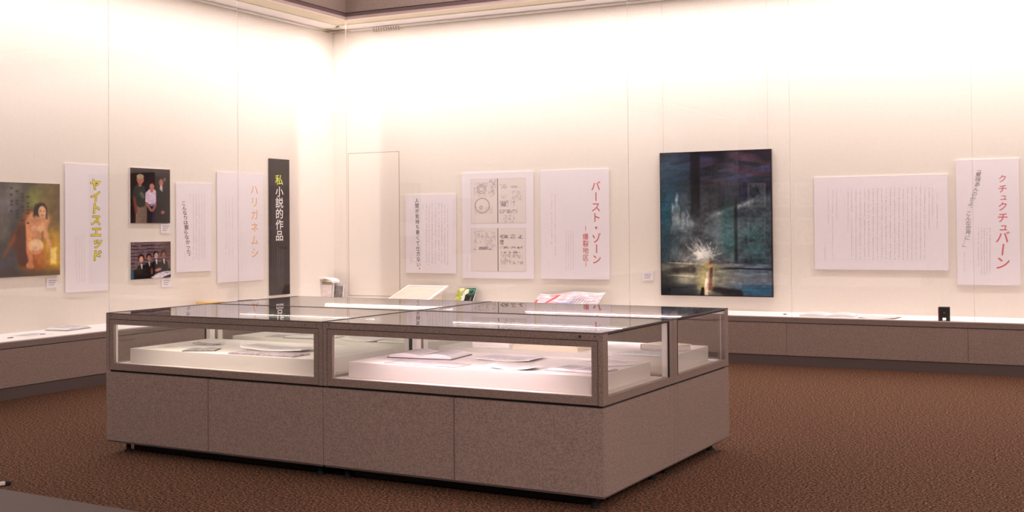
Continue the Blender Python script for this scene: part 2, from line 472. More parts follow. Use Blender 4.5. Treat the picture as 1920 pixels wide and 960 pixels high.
# --- left wall ---------------------------------------------------------------
def nude_fn(U, V):
    a = 1.0   # coordinates follow the visible part, u=0 at the left edge
    n = vnoise(U, V, 14, 20, 1)*.6+vnoise(U, V, 40, 50, 2)*.4
    C = np.zeros(U.shape+(3,)); C[:] = (70, 66, 58)
    C = lay(C, sstep(.25, .75, vnoise(U, V, 4, 4, 5)), (98, 92, 82))
    C = lay(C, sstep(.35, .0, np.hypot(U-.66, V-.24))*.95, (140, 128, 52))
    C = lay(C, sstep(.22, .0, np.hypot(U-.55, V-.2))*.7, (132, 142, 62))
    C = lay(C, sstep(.30, .0, np.hypot(U-.12, V-.2))*.5, (150, 140, 150))
    C = lay(C, sstep(.5, .9, U)*sstep(.6, .35, V)*.7, (120, 92, 48))
    C = lay(C, sstep(.5, .1, np.hypot((U-.88), (V-.78)))*.95, (214, 158, 34))
    C = lay(C, sstep(.30, .05, np.hypot((U-.55)*.8, (V-.86)*1.2))*.8, (176, 92, 26))
    C = lay(C, sstep(.32, .0, np.hypot(U-.08, V-.9))*.8, (66, 62, 74))
    C = lay(C, sstep(.12, .0, np.abs(V-.985)+.0*U)*.6, (52, 36, 30))
    def B(d, col, soft=.02, k=1.0):
        nonlocal C; C = lay(C, sstep(soft, -soft, d)*k, col)
    # back outline, arm and hair in dark brown, then the flesh
    B(cap(U, V, .50, .36, .27, .62, .08, .10), (96, 44, 20), .05)
    B(cap(U, V, .45, .34, .05, .78, .05, .015), (150, 84, 40), .04, .8)
    B(cap(U, V, .36, .55, .38, .80, .115, .10), (84, 40, 16), .03)
    B(ell(U, V, .63, .40, .19, .11), (226, 160, 108), .25)            # shoulders
    B(ell(U, V, .60, .52, .085, .16), (218, 148, 100), .25)           # torso
    B(cap(U, V, .47, .43, .47, .72, .060, .045), (222, 150, 98), .02) # raised knee, shin
    B(cap(U, V, .47, .72, .50, .86, .045, .035), (206, 128, 74), .02)
    B(cap(U, V, .45, .88, .53, .895, .03, .022), (214, 140, 88), .015)   # foot
    B(cap(U, V, .74, .42, .75, .56, .045, .038), (224, 160, 110), .02)   # arm
    B(cap(U, V, .75, .56, .84, .68, .034, .022), (224, 160, 110), .02)
    B(ell(U, V, .585, .685, .13, .085), (236, 184, 134), .12)         # thigh seen end on
    B(ell(U, V, .60, .74, .12, .04), (190, 100, 50), .4, .6)
    B(ell(U, V, .59, .67, .10, .06), (242, 198, 152), .3)
    B(ell(U, V, .655, .285, .105, .070, -.3), (46, 28, 20), .25)            # hair
    B(cap(U, V, .60, .27, .555, .345, .040, .018), (50, 30, 22), .03)
    B(cap(U, V, .755, .28, .77, .375, .018, .012), (50, 30, 22), .02)
    B(ell(U, V, .690, .310, .066, .066, .15), (230, 176, 130), .15)        # face
    B(ell(U, V, .665, .298, .020, .006), (110, 66, 48), .6, .8); B(ell(U, V, .722, .304, .018, .006), (110, 66, 48), .6, .8)
    B(ell(U, V, .700, .325, .008, .014), (196, 136, 98), .6, .7); B(ell(U, V, .697, .350, .020, .006), (160, 70, 54), .6, .8)
    B(ell(U, V, .55, .49, .05, .03), (238, 190, 146), .4, .7); B(ell(U, V, .66, .49, .06, .035), (240, 194, 150), .4, .7)
    B(np.maximum(np.abs(U-.885)-.05, np.abs(V-.79)-.09), (246, 216, 120), .02)   # glowing block
    for i in range(4):                                                # brushed verse at the upper left
        for j in range(9):
            u_, v_ = .18+.09*i, .06+.035*j+.03*i
            k = vnoise(U, V, 60, 90, 11+i)
            B(np.maximum(np.abs(U-u_)-.022, np.abs(V-v_)-.010), (44, 40, 36), .008, .75*float(rng.random() > .2))
    C *= (.86+.28*n)[..., None]
    return C
b = Board('painting', True, [(-9, 340.5), (112, 345.2), (112.5, 516.5), (-9, 520)], .018,
          'unframed painting of a crouching nude figure at the left end of the left wall', 'painting', m_boardedge, part='canvas')
paint_grid('painted_surface', b.w, b.h, 130, 180, lambda U, V: nude_fn(U*1.08-.08, V), m_paint, b.root, b.y)

def card(left, quad, label, seed):
    b = Board('caption_card', left, quad, .004, label, 'caption card', m_board, 'caption cards')
    mb = MB(); r = random.Random(seed)
    for k in range(3):
        z = b.h*(.75-.22*k)
        x = -b.w*.3
        while x < b.w*(.32-.1*k):
            ww = r.uniform(.006, .014); mb.box(x, x+ww, b.y, b.y+.0005, z-.004, z+.004); x += ww+.004
    mb.build('printed_lines', m_grey_ink, b.root)
card(True, [(87, 522), (107.5, 521.3), (108, 539), (87.5, 540)], 'small white caption card under the nude painting', 1)
card(True, [(301, 420.3), (318.6, 419.6), (319.2, 436.6), (301.8, 437.4)], 'small white caption card under the upper photograph of three people', 2)
card(True, [(302.8, 523), (320.4, 521.5), (321.3, 537.6), (303.4, 539)], 'small white caption card under the lower group photograph', 3)
card(False, [(1204, 511), (1224.6, 510.3), (1225.4, 525.6), (1204.6, 526.2)], 'small white caption card left of the large dark painting', 4)

# yellow-titled board
b = Board('text_board', True, [(121.2, 305.7), (201, 310.6), (203.4, 544.5), (124.8, 549)], .010,
          'white text board with yellow dark-outlined title right of the nude painting', 'text board', m_board, 'text boards')
t1, t2 = MB(), MB()
b.column(t1, 'ヤイトスエッド', (178.5, 346), (181.5, 479), size=.122, off=.050, sx=1.22, shear=.12)
b.column(t2, 'ヤイトスエッド', (178.5, 346), (181.5, 479), size=.122, off=.016, sx=1.22, shear=.12, y=b.y-.0006)
o = t1.build('title_outline', m_olive, b.root); o = t2.build('title', m_yellow, b.root)
mb = MB()
for i, px in enumerate((158, 153.5, 149, 144.5, 141)): b.marks(px, 438+i, 529-(0 if i < 4 else 26), .009, .9, 1)

# photographs
def photo1_fn(U, V):
    C = np.zeros(U.shape+(3,)); C[:] = (34, 18, 18)
    C = lay(C, sstep(.10, .0, V)*.6, (70, 54, 50)); C *= (.8+.4*vnoise(U, V, 10, 12, 4))[..., None]
    A = .74
    def B(d, col, s=.012, k=1.0):
        nonlocal C; C = lay(C, sstep(s, -s, d)*k, col)
    # man on the left: dark green t-shirt, khaki trousers
    B(cap(U, V, .26, .68, .24, 1.02, .095, .085, A), (128, 104, 88)); B(cap(U, V, .34, .7, .34, 1.02, .05, .05, A), (118, 94, 80))
    B(cap(U, V, .23, .40, .25, .62, .105, .095, A), (56, 56, 48)); B(cap(U, V, .12, .42, .10, .53, .04, .04, A), (52, 52, 46))
    B(cap(U, V, .10, .55, .14, .80, .028, .022, A), (120, 60, 50)); B(cap(U, V, .27, .46, .31, .52, .03, .03, A), (140, 132, 120), .02, .6)
    B(cap(U, V, .235, .27, .235, .31, .035, .03, A), (150, 92, 78)); B(ell(U, V, .245, .21, .088, .078), (176, 110, 90), .15)
    B(ell(U, V, .245, .155, .09, .045), (164, 150, 118), .2)
    # woman in a white blouse
    B(cap(U, V, .53, .70, .56, 1.02, .055, .035, A), (60, 44, 66)); B(cap(U, V, .50, .71, .48, 1.0, .05, .03, A), (30, 18, 24))
    B(cap(U, V, .53, .47, .53, .61, .10, .075, A), (216, 190, 214)); B(cap(U, V, .42, .46, .41, .60, .035, .032, A), (214, 188, 210))
    B(cap(U, V, .65, .46, .66, .59, .035, .03, A), (206, 182, 210)); B(np.maximum(np.abs(U-.53)-.10, np.abs(V-.66)-.012), (104, 110, 170))
    B(cap(U, V, .40, .64, .51, .77, .022, .02, A), (168, 106, 92)); B(cap(U, V, .66, .63, .55, .77, .022, .02, A), (160, 100, 86))
    B(ell(U, V, .53, .29, .10, .085), (40, 20, 20), .2); B(ell(U, V, .535, .335, .06, .06), (188, 120, 110), .2); B(cap(U, V, .53, .38, .53, .41, .028, .03, A), (180, 118, 106))
    # man in a dark suit
    B(cap(U, V, .80, .42, .80, .98, .12, .11, A), (22, 14, 20)); B(ell(U, V, .79, .235, .085, .075), (30, 16, 14), .2)
    B(ell(U, V, .77, .25, .055, .065), (170, 104, 82), .2); B(ell(U, V, .86, .19, .03, .035), (130, 90, 84), .4)
    B(cap(U, V, .77, .32, .77, .36, .022, .03, A), (200, 176, 176)); B(ell(U, V, .79, .40, .025, .01), (190, 180, 184), .4)
    B(ell(U, V, .81, .80, .05, .035), (150, 86, 76), .3)
    return C*(.9+.2*vnoise(U, V, 45, 60, 9))[..., None]
def photo2_fn(U, V):
    C = np.zeros(U.shape+(3,)); C[:] = (118, 94, 100)
    st = np.sin((V*19+.8*vnoise(U, V, 6, 10, 3))*2*math.pi*.55)
    C = lay(C, sstep(.2, .8, st*vnoise(U, V, 14, 12, 6)*1.6), (50, 34, 40))
    C = lay(C, sstep(.55, 1, U)*sstep(.8, .2, V)*.7, (84, 44, 40))
    A = 1.1
    def B(d, col, s=.014, k=1.0):
        nonlocal C; C = lay(C, sstep(s, -s, d)*k, col)
    B(np.maximum(-(V-.66-.1*np.cos(U*6)), U-1), (26, 14, 16), .05)
    B(ell(U, V, .02, .9, .06, .2), (60, 90, 110), .3)
    for (x, y, skin, hair, r) in ((.26, .47, (214, 150, 132), (34, 18, 18), 1.0), (.45, .44, (180, 116, 92), (40, 20, 18), .85),
                                  (.63, .38, (206, 160, 150), (24, 14, 16), .9), (.82, .37, (150, 88, 60), (36, 18, 14), .95)):
        B(cap(U, V, x, y+.27*r, x, 1.0, .12*r, .16*r, A), (24, 13, 15)); B(ell(U, V, x-.005, y-.05, .075*r, .10*r), hair, .15)
        B(ell(U, V, x, y, .05*r, .085*r), skin, .15); B(cap(U, V, x+.005, y+.14*r, x+.015, y+.25*r, .028*r, .012, A), (206, 196, 196), .01)
    B(ell(U, V, .68, .77, .09, .04, -.3), (176, 120, 108), .3); B(ell(U, V, .52, .80, .03, .09), (126, 70, 50), .3)
    B(ell(U, V, .80, .90, .24, .07, -.2), (206, 196, 206), .15); B(ell(U, V, .66, .97, .16, .04), (220, 210, 214), .2)
    B(ell(U, V, .90, .86, .07, .02), (150, 150, 170), .3)
    return C*(.85+.3*vnoise(U, V, 40, 40, 8))[..., None]
b = Board('photograph', True, [(243.3, 314), (318.4, 318), (319.2, 418), (245, 418.8)], .010,
          'dark colour photograph of three standing people, upper one of the pair on the left wall', 'photograph', m_board, 'mounted photographs')
paint_grid('print', b.w, b.h, 110, 140, photo1_fn, m_photo, b.root, b.y)
b = Board('photograph', True, [(244.5, 454), (319.4, 453), (320.5, 520.5), (244.9, 523.8)], .010,
          'colour photograph of four seated people before a stone wall, lower one of the pair', 'photograph', m_board, 'mounted photographs')
paint_grid('print', b.w, b.h, 130, 120, photo2_fn, m_photo, b.root, b.y)

# grey slanting title board
b = Board('text_board', True, [(329.6, 342), (395.5, 345.3), (396.8, 507.5), (332.4, 511)], .010,
          'small white text board with wavering grey title right of the two photographs', 'text board', m_board, 'text boards')
mb = MB()
chars = 'こんなりは要らなかった。'
r = random.Random(5)
for i, ch in enumerate(chars):
    t = i/(len(chars)-1); x, z = b.loc(344+10*t, 381+100*t)
    put_text(mb, ch, x+r.uniform(-.01, .01), z, .056, b.y, .012, 1.35, -.1)
mb.build('title', m_ink, b.root)
mb = MB()
for i, px in enumerate((383.5, 378.5, 373.5, 368, 362.5)): b.marks(px, 362+.4*i, 489-(4 if i % 2 else 0), .012, .88, 2)
b.marks(356.5, 362, 370, .012, 1, 3); b.marks(346.5, 470, 492, .010, .9, 3)

# orange title board
b = Board('text_board', True, [(406.6, 321.7), (493, 326.7), (494.7, 524.3), (409, 531)], .010,
          'tall white text board with large orange title beside the black banner', 'text board', m_board, 'text boards')
mb = MB(); b.column(mb, 'ハリガネムシ', (477, 355.5), (477.7, 474), size=.135, off=.004, sx=1.1)
mb.build('title', m_orange, b.root)
mb = MB()
for i, px in enumerate((461.5, 456.5, 452)): b.marks(px, 436-1*i, 511, .009, .92, 4, m=m_pale_ink)
for i, px in enumerate((436, 430, 424)): b.marks(px, 367+2*i, 489-6*i, .014, .85, 5, m=m_pale_ink)
b.marks(422, 490, 512, .009, .9, 6, m=m_pale_ink)

# black banner
b = Board('banner', True, [(504.2, 297.3), (542, 299.2), (544.2, 550.6), (507, 554.7)], .014,
          'tall black vertical banner with lime and white title next to the corner', 'banner', m_banner)
mb = MB(); b.column(mb, '私', (523.3, 337.5), (523.3, 337.5), size=.140, off=.012, sx=1.15)
mb.build('first_character', m_lime, b.root)['label'] = 'lime yellow first character'
mb = MB(); b.column(mb, '小説的作品', (523.8, 359.5), (524, 442), size=.140, off=.012, sx=1.15)
mb.build('title', m_white_ink, b.root)
mb = MB()
for i, px in enumerate((530.5, 527, 523.5, 520)): b.marks(px, 464, 538-(0 if i < 3 else 10), .014, .95, 7, m=m_greytext)

# --- far wall ----------------------------------------------------------------
b = Board('text_board', False, [(760, 365.7), (853.3, 363.3), (855.4, 512.7), (761.3, 512)], .010,
          'white text board with bold dark title beside the access door in the far wall', 'text board', m_board, 'text boards')
mb = MB(); r = random.Random(8); chars = '人間が気持ち悪くて仕方ない。'
for i, ch in enumerate(chars):
    t = i/(len(chars)-1); x, z = b.loc(781.5+3.5*t, 376+130*t)
    put_text(mb, ch, x, z, .066, b.y, .006, .95)
mb.build('title', m_ink, b.root)
mb = MB()
for i, px in enumerate((839.5, 834, 828.5, 823, 816.5, 810.5, 804.5, 799.5)): b.marks(px, 380+(3 if i == 0 else 0), 497-(2 if i % 3 else 0), .014, .87, 9)
b.marks(793, 383, 391, .012, 1, 9); b.marks(771, 477, 495, .009, .9, 9)

# board with two facsimile spreads
b = Board('display_board', False, [(865.6, 325), (999.4, 321), (1000.8, 523.4), (867.8, 521)], .010,
          'white board showing two pencil notebook spreads one above the other', 'display board', m_board)
def spread_fn(seed, kind):
    def fn(U, V):
        C = np.zeros(U.shape+(3,)); C[:] = (230, 217, 213)
        n = vnoise(U, V, 60, 46, seed)*.55+vnoise(U, V, 24, 20, seed+1)*.45
        def reg(x0, x1, y0, y1, k, col=(168, 152, 158)):
            nonlocal C
            mk = sstep(x0-.01, x0+.01, U)*sstep(x1+.01, x1-.01, U)*sstep(y0-.01, y0+.01, V)*sstep(y1+.01, y1-.01, V)
            C = lay(C, mk*sstep(.42, .62, n)*k*.8, col)
        def ring(cx, cy, rad, wd, k=.8):
            nonlocal C; d_ = np.abs(np.hypot((U-cx)*1.27, V-cy)-rad)-wd
            C = lay(C, sstep(.012, 0, d_)*k, (160, 142, 148))
        if kind == 0:
            ring(.20, .23, .10, .004); ring(.20, .22, .06, .004, .6); ring(.21, .60, .165, .005); ring(.19, .64, .03, .004)
            reg(.05, .45, .08, .40, .45); reg(.07, .40, .62, .80, .25); reg(.34, .47, .02, .30, .6)
            reg(.54, .66, .13, .23, .8); reg(.70, .95, .17, .22, .7); reg(.53, .80, .50, .63, .95, (140, 124, 132)); reg(.53, .85, .70, .78, .9, (146, 130, 136))
            reg(.60, .80, .82, .98, .7); reg(.75, .97, .28, .5, .4); reg(.55, .65, .37, .45, .4)
        else:
            reg(.06, .23, .05, .36, .6, (170, 158, 168)); reg(.25, .45, .05, .42, .55, (176, 162, 170)); reg(.05, .40, .43, .5, .95, (130, 116, 124))
            reg(.53, .95, .15, .24, .95, (118, 104, 110)); reg(.53, .60, .27, .38, .9, (110, 96, 102)); reg(.53, .97, .42, .47, .9, (116, 104, 108))
            reg(.55, .92, .53, .58, .9, (124, 110, 114)); reg(.54, .72, .6, .85, .6); reg(.7, .95, .60, .70, .8); reg(.66, .95, .76, .83, .8)
        C = lay(C, sstep(.012, .004, np.abs(U-.495)), (122, 102, 104)); C = lay(C, sstep(.012, .003, np.abs(U-.517)), (240, 230, 226))
        C = lay(C, sstep(.012, .0, np.minimum(np.minimum(U, 1-U), np.minimum(V, 1-V)))*.6, (188, 172, 166))
        return C
    return fn
for k, (q0, q1) in enumerate((((882.6, 336.2), (986.2, 418)), ((883.5, 428.3), (986.4, 509.5)))):
    (xa, za), (xb, zb) = b.loc(q0[0], q0[1]), b.loc(q1[0], q1[1])
    paint_grid('notebook_spread', xb-xa, za-zb, 150, 118, spread_fn(20+k*5, k), m_paint, b.root, b.y-.0003, x0=xa, z0=zb)
mb = MB(); b.marks(876, 478, 509, .011, .85, 11)

# red title board
b = Board('text_board', False, [(1012, 320), (1141, 316.5), (1142.8, 524.4), (1014.6, 522.5)], .010,
          'white text board with large red title left of the dark painting', 'text board', m_board, 'text boards')
mb = MB(); b.column(mb, 'バースト・ゾーン', (1117, 349), (1118.6, 486), size=.128, off=.008)
b.prints.append((mb, m_red)); mb = MB()
b.column(mb, 'ー', (1097.8, 428.5), (1097.8, 428.5), size=.075)
b.column(mb, '爆裂地区', (1097.8, 443.8), (1098.3, 483), size=.082, off=.006)
b.column(mb, 'ー', (1098.6, 495), (1098.6, 495), size=.075)
mb.build('subtitle', m_red, b.root)
mb = MB()
for i, px in enumerate((1075, 1070.5, 1066, 1061.5)): b.marks(px, 430+.3*i, 507, .010, .94, 12)
for i, px in enumerate((1041, 1034.5)): b.marks(px, 361+i, 482-24*i, .013, .84, 13)
b.marks(1029, 487, 506, .009, .9, 13)

# large dark painting
def dark_fn(U, V):
    A = 210/274.0
    n = vnoise(U, V, 9, 16, 31)*.45+vnoise(U, V, 26, 60, 32)*.3+vnoise(U, V, 70, 90, 33)*.25
    fine = vnoise(U, V, 55, 75, 36); stroke = vnoise(U+.15*V, V, 12, 70, 37)
    C = np.zeros(U.shape+(3,)); C[:] = (30, 33, 44)
    def G(mask, col):
        nonlocal C; C = lay(C, np.clip(mask, 0, 1), col)
    G(sstep(.14, .0, V)*.8, (26, 22, 38))
    G(sstep(.5, .75, vnoise(U, V+.12*U, 5, 34, 34))*sstep(.01, .06, V)*sstep(.30, .1, V)*.75, (64, 62, 98))
    G(sstep(.5, .8, vnoise(U, V-.1*U, 4, 26, 35))*sstep(.32, .10, V)*sstep(.2, .5, U)*.8, (82, 40, 46))
    G(sstep(.32, .0, np.hypot(U-.04, (V-.46)*.6))*.85*(.35+fine), (14, 84, 106))
    G(sstep(.26, .0, np.hypot(U-.14, (V-.14)*.8))*.75*(.35+stroke), (46, 78, 104))
    G(sstep(.28, .0, np.hypot(U-.72, (V-.17)*.9))*.65*(.3+stroke), (66, 70, 96))
    # smoky grey glow of the middle, with a glass reflection painted in as the lighter right side
    G(sstep(.46, .08, np.hypot(U-.36, (V-.60)*.85))*.9*(.45+.8*n), (88, 92, 96))
    edge = .47-.27*(U-.36)
    G(sstep(.33, .50, U)*sstep(edge-.05, edge+.05, V)*sstep(.80, .74, V)*.75*(.5+.7*n), (92, 106, 112))
    G(sstep(.030, .0, np.abs(V-edge-.01))*sstep(.40, .55, U)*sstep(.9, .8, U)*.7*(.4+fine), (150, 158, 162))
    G(sstep(.055, .03, np.abs(U-.325))*sstep(.56, .30, V)*.85, (16, 16, 22))  # dark column reflected in the glass, painted in as pigment
    # pale ruined towers
    tw = np.zeros_like(U); wob = .025*(vnoise(U, V, 3, 34, 40)-.5)
    for (x, top, wd) in ((.155, .28, .016), (.125, .35, .030), (.165, .36, .028), (.21, .41, .026), (.25, .40, .016), (.285, .45, .026), (.235, .50, .05), (.18, .50, .05), (.30, .53, .03)):
        tw = np.maximum(tw, sstep(wd, wd*.5, np.abs(U-x+wob))*sstep(top-.01, top+.03, V)*sstep(.70, .42, V))
    G(tw*(.25+.75*vnoise(U, V, 44, 30, 41)), (146, 162, 172))
    G(sstep(.006, .0, cap(U, V, .172, .42, .168, .50, .002, .002, A))*.5, (170, 150, 120))
    # teal tree mass and its dark trunk side
    G(sstep(.085, .02, np.abs(U-.615))*sstep(.30, .42, V)*sstep(.78, .66, V)*.75*(.1+1.1*fine), (34, 84, 84))
    G(sstep(.022, .008, np.abs(U-.685))*sstep(.30, .40, V)*sstep(.80, .74, V)*.75, (20, 28, 32))
    G(sstep(.2, .0, np.hypot(U-.86, (V-.62)))*.5*(.1+n), (40, 108, 110))
    G(sstep(.012, .0, np.maximum(np.abs(U-.88)-.055, np.abs(V-.765)-.018))*.7, (30, 62, 68))
    # splash of light: ragged strokes leaning left and up
    for k in range(46):
        a_ = math.radians(rng.choice((-168, -150, -128, -112, -96, -70, -42, -20))+rng.uniform(-12, 12)); L_ = rng.uniform(.03, .13)*(1.3 if a_ < -1.8 else .8)
        bx, by = .40+rng.uniform(-.07, .08), .735+rng.uniform(-.02, .01)
        G(sstep(.006, .0, cap(U, V, bx, by, bx+L_*math.cos(a_)*1.2, by+L_*math.sin(a_), .0045, .0005, A))*rng.uniform(.2, .7)*(.4+.9*fine), (222, 222, 218))
    G(sstep(.075, .0, np.hypot((U-.40)*.75, (V-.735)*1.1))*1.0*(.6+.7*fine), (255, 254, 250))
    G(sstep(.24, .0, np.hypot((U-.33)*.65, (V-.74)*1.9))*.55*(.25+fine), (206, 200, 186))
    # ground
    gm = sstep(.770, .785, V)
    G(gm, (70, 72, 72)); G(gm*sstep(.40, .0, np.hypot((U-.40)*.75, (V-.85)*1.6))*.95*(.5+.6*stroke), (186, 180, 146))
    G(gm*sstep(.50, .85, U)*.75, (74, 92, 114)); G(gm*sstep(.5, .8, stroke)*sstep(.45, .6, U)*.5, (128, 142, 156))
    G(sstep(.010, .0, np.abs(V-.80-.012*U))*sstep(.5, .65, U), (18, 18, 28))
    G(sstep(.02, .0, cap(U, V, .12, .825, .29, .815, .006, .014, A))*.7, (36, 32, 34))
    for y0 in (.775, .862):
        G(sstep(.009, .0, np.abs(V-y0-.03*(U-.2)))*sstep(.46, .40, U)*sstep(.02, .12, U)*.7, (206, 196, 172))
    G(sstep(.905, .96, V+.06*U)*sstep(.60, .2, U)*.85, (26, 34, 42)); G(sstep(.87, .97, V)*sstep(.55, .85, U)*.8, (30, 82, 112))
    G(sstep(.015, -.01, cap(U, V, .44, .945, .70, .985, .010, .030, A))*.85, (20, 18, 24))
    G(sstep(.22, .04, U)*sstep(.80, .9, V)*.55, (26, 32, 38))
    # glowing robed figure
    G(sstep(.06, .0, cap(U, V, .43, .80, .40, .93, .01, .02, A))*.6, (232, 214, 130))
    G(sstep(.006, -.004, cap(U, V, .452, .80, .432, .945, .012, .026, A)), (214, 176, 144))
    G(sstep(.006, -.004, cap(U, V, .464, .81, .452, .95, .008, .013, A)), (112, 74, 62)); G(sstep(.006, -.004, cap(U, V, .428, .84, .408, .945, .006, .008, A)), (252, 240, 210))
    G(sstep(.006, -.004, np.hypot((U-.452)*A, V-.775)-.013), (214, 150, 104)); G(sstep(.006, -.004, np.hypot((U-.458)*A, V-.77)-.008), (150, 84, 48))
    G(sstep(.008, -.004, cap(U, V, .385, .95, .375, 1.0, .008, .012, A)), (14, 14, 18)); G(sstep(.008, -.004, cap(U, V, .412, .945, .42, 1.0, .005, .010, A)), (226, 210, 180))
    C *= (.62+.76*n)[..., None]
    bd = np.minimum(np.minimum(U, 1-U)*A, np.minimum(V, 1-V))
    return lay(C, sstep(.008, .004, bd), (44, 18, 16))
b = Board('painting', False, [(1236.7, 285.9), (1446.4, 280.2), (1448.9, 556.6), (1239.6, 554.2)], .035,
          'large dark painting of a burning night landscape with a small glowing figure', 'painting', m_darkcov, part='canvas')
paint_grid('painted_surface', b.w, b.h, 230, 300, dark_fn, m_paint, b.root, b.y)
for sx in (-1, 1):
    MB().cyl((sx*b.w*.47, -.02), .0014, 'z', b.h, ZC-.03-b.z0, 6).build('hanging_wire', m_joint, b.root)

# long text board
b = Board('text_board', False, [(1526.6, 332.4), (1777, 327.5), (1777.6, 506.6), (1527.3, 505.6)], .012,
          'wide white text board filled with columns of fine print right of the dark painting', 'text board', m_board, 'text boards')
mb = MB()
for i in range(19):
    px = 1742-8.07*i
    b.marks(px, 349+.3*i, 487.5 if i else 430, .0115, .93, 14+i, m=m_pale_ink)
b.marks(1757, 360, 430, .011, .85, 60, m=m_pale_ink); b.marks(1748.5, 352, 412, .011, .9, 61, m=m_pale_ink)
b.marks(1590, 351, 437, .011, .9, 62, m=m_pale_ink); b.marks(1577, 352, 358, .010, 1, 63, m=m_pale_ink)
for px, y0, y1 in ((1568.5, 354, 411), (1561, 356, 487), (1553, 352, 420), (1547, 455, 488)): b.marks(px, y0, y1, .011, .9, 64, m=m_pale_ink)

# crimson title board
b = Board('text_board', False, [(1793.6, 300.5), (1912, 297), (1912, 535), (1793.6, 534.3)], .012,
          'tall white text board with crimson brush title at the right end of the far wall', 'text board', m_board, 'text boards')
mb = MB()
seq = [('ク', 1879.5, 335, .085, 0), ('チ', 1880, 354, .092, 0), ('ュ', 1880, 370, .085, 0), ('ク', 1880, 387, .098, 0), ('チ', 1880, 408, .110, 0),
       ('ュ', 1880, 426.5, .10, 0), ('バ', 1880, 445, .135, 0), ('ー', 1880, 468, .145, 0), ('ン', 1880, 493, .150, 0)]
for ch, px, py, sz, _ in seq:
    x, z = b.loc(px, py); put_text(mb, ch, x, z, sz, b.y, .002 if sz < .09 else .006, 1.0, .12)
mb.build('title', m_pink, b.root)
mb = MB(); q = '「意味あんのかよ、こんな世界に…」'
for i, ch in enumerate(q):
    t = i/(len(q)-1); x, z = b.loc(1834.5-27*t+3*math.sin(t*9), 318+146*t)
    put_text(mb, ch, x, z, .053, b.y, .006, 1.1, .25)
b.prints.append((mb, m_grey_ink))
mb = MB()
for i, px in enumerate((1856, 1850.5, 1845.5, 1840, 1834.5)): b.marks(px, 426.5, 515-(0 if i < 4 else 16), .010, .95, 90)
b.marks(1808, 473, 509, .008, .8, 91)

for _b in Board.all: _b.finish()

# ------------------------------------------------------------------ books and papers
def open_book(name, loc, rz, w, d, th, label, cat, m_page=m_paper, m_cov=None, sag=.012, group=None, tilt=None):
    """an open book lying flat: w = full width, d = page height (depth)"""
    e = empty(name, loc, rz, label, cat, group)
    n = 10
    for side in (-1, 1):
        P = []
        top = [(side*w/2*k/n, th*(.35+.65*math.sin(math.pi*min(1, (k/n)*1.25+.08))**.6 if k/n < .72 else 1-.5*((k/n)-.72)/.28) ) for k in range(n+1)]
        top = [(x, max(.002, (th*(.25+.75*math.sin(math.pi*(.12+.75*(k/n)))))) ) for k, (x, _) in enumerate(top)]
        pts = top + [(side*w/2, .0015), (0, .0015)]
        if side < 0: pts = pts[::-1]
        MB().prism(pts, 'y', -d/2, d/2).build('page_block', m_page, e)
    if m_cov:
        MB().box(-w/2-.011, w/2+.011, -d/2-.010, d/2+.010, 0, .0030).build('cover', m_cov, e)
    mb = MB()
    for side in (-1, 1):
        for k in range(7):
            x = side*(w*.08+w*.052*k); z = max(.002, th*(.25+.75*math.sin(math.pi*(.12+.75*abs(x)/(w/2)))))+.0008
            mb.quad((x-.003, -d*.4, z), (x+.003, -d*.4, z), (x+.003, d*.4, z), (x-.003, d*.4, z))
    mb.build('print', m_pale_ink, e)
    return e
def sheet(name, loc, rz, w, d, label, cat, m=m_paper, th=.003, pm=None, group=None, lift=0.0):
    e = empty(name, loc, rz, label, cat, group)
    n = 8; P0 = []
    for i in range(n+1):
        x = -w/2+w*i/n; z = th+lift*(abs(i/n-.5)*2)**2
        P0.append((x, z))
    pts = P0+[(x, z-th*.9) for x, z in P0[::-1]]
    MB().prism(pts[::-1], 'y', -d/2, d/2).build('sheet', m, e)
    r = random.Random(int(w*1e4)+int(abs(loc[0])*977)); mb = MB()
    for k in range(int(w/.022)-1):
        x = -w/2+.018+.022*k; L_ = r.uniform(.5, .86)*d; zz = th+lift*(abs((x+w/2)/w-.5)*2)**2+.0007
        mb.quad((x, d*.44-L_, zz), (x+.006, d*.44-L_, zz), (x+.006, d*.44, zz), (x, d*.44, zz))
    mb.build('print', pm or m_pale_ink, e)
    return e

# left case floor
p = at(128, 617.5, 2, ZP)
open_book('open_book', (p.x, p.y, ZP), math.radians(100), .34, .25, .028, 'open book with dark cover lying on the left case floor below the yellow-titled board', 'book', m_paper, m_darkcov)
p = at(60, 628, 2, ZP)
sheet('leaflet', (p.x, p.y, ZP), math.radians(94), .30, .22, 'white sheet lying on the left case floor left of the open book', 'paper')
for px, py, lb in ((80, 627.5, 'small dark clip lying on the left case floor near the open book'), (19, 634, 'small dark clip lying on the left case floor at the photo edge')):
    p = at(px, py, 2, ZP)
    e = MB().box(-.012, .012, -.02, .02, 0, .008).box(-.004, .004, .02, .035, 0, .004).build('clip', m_trim); e.location = p; tag(e, lb, 'clip', 'clips')
p = at(394, 569, 2, .56)
def slab_book(name, loc, rz, w, d, h, label, m_cov, m_pg=m_paper, group=None):
    e = empty(name, loc, rz, label, 'book', group)
    MB().box(-w/2, w/2, -d/2, d/2, 0, .004).box(-w/2, w/2, -d/2, d/2, h-.004, h).box(-w/2, -w/2+.004, -d/2, d/2, 0, h).build('cover', m_cov, e)
    MB().box(-w/2+.004, w/2-.006, -d/2+.005, d/2-.005, .004, h-.004).build('page_block', m_pg, e)
    return e
p1 = at(395, 569, 0, XB+.2)
m_orcov = mat('orange_cover', (.78, .50, .16, 1), .5)
slab_book('book', (XB+.2, p1.y, ZP), math.radians(92), .26, .2, max(.05, p1.z+.018-ZP), 'thick orange book on the left case floor below the grey-titled board', m_orcov, m_orcov)
p1 = at(468, 564.5, 0, XB+.2)
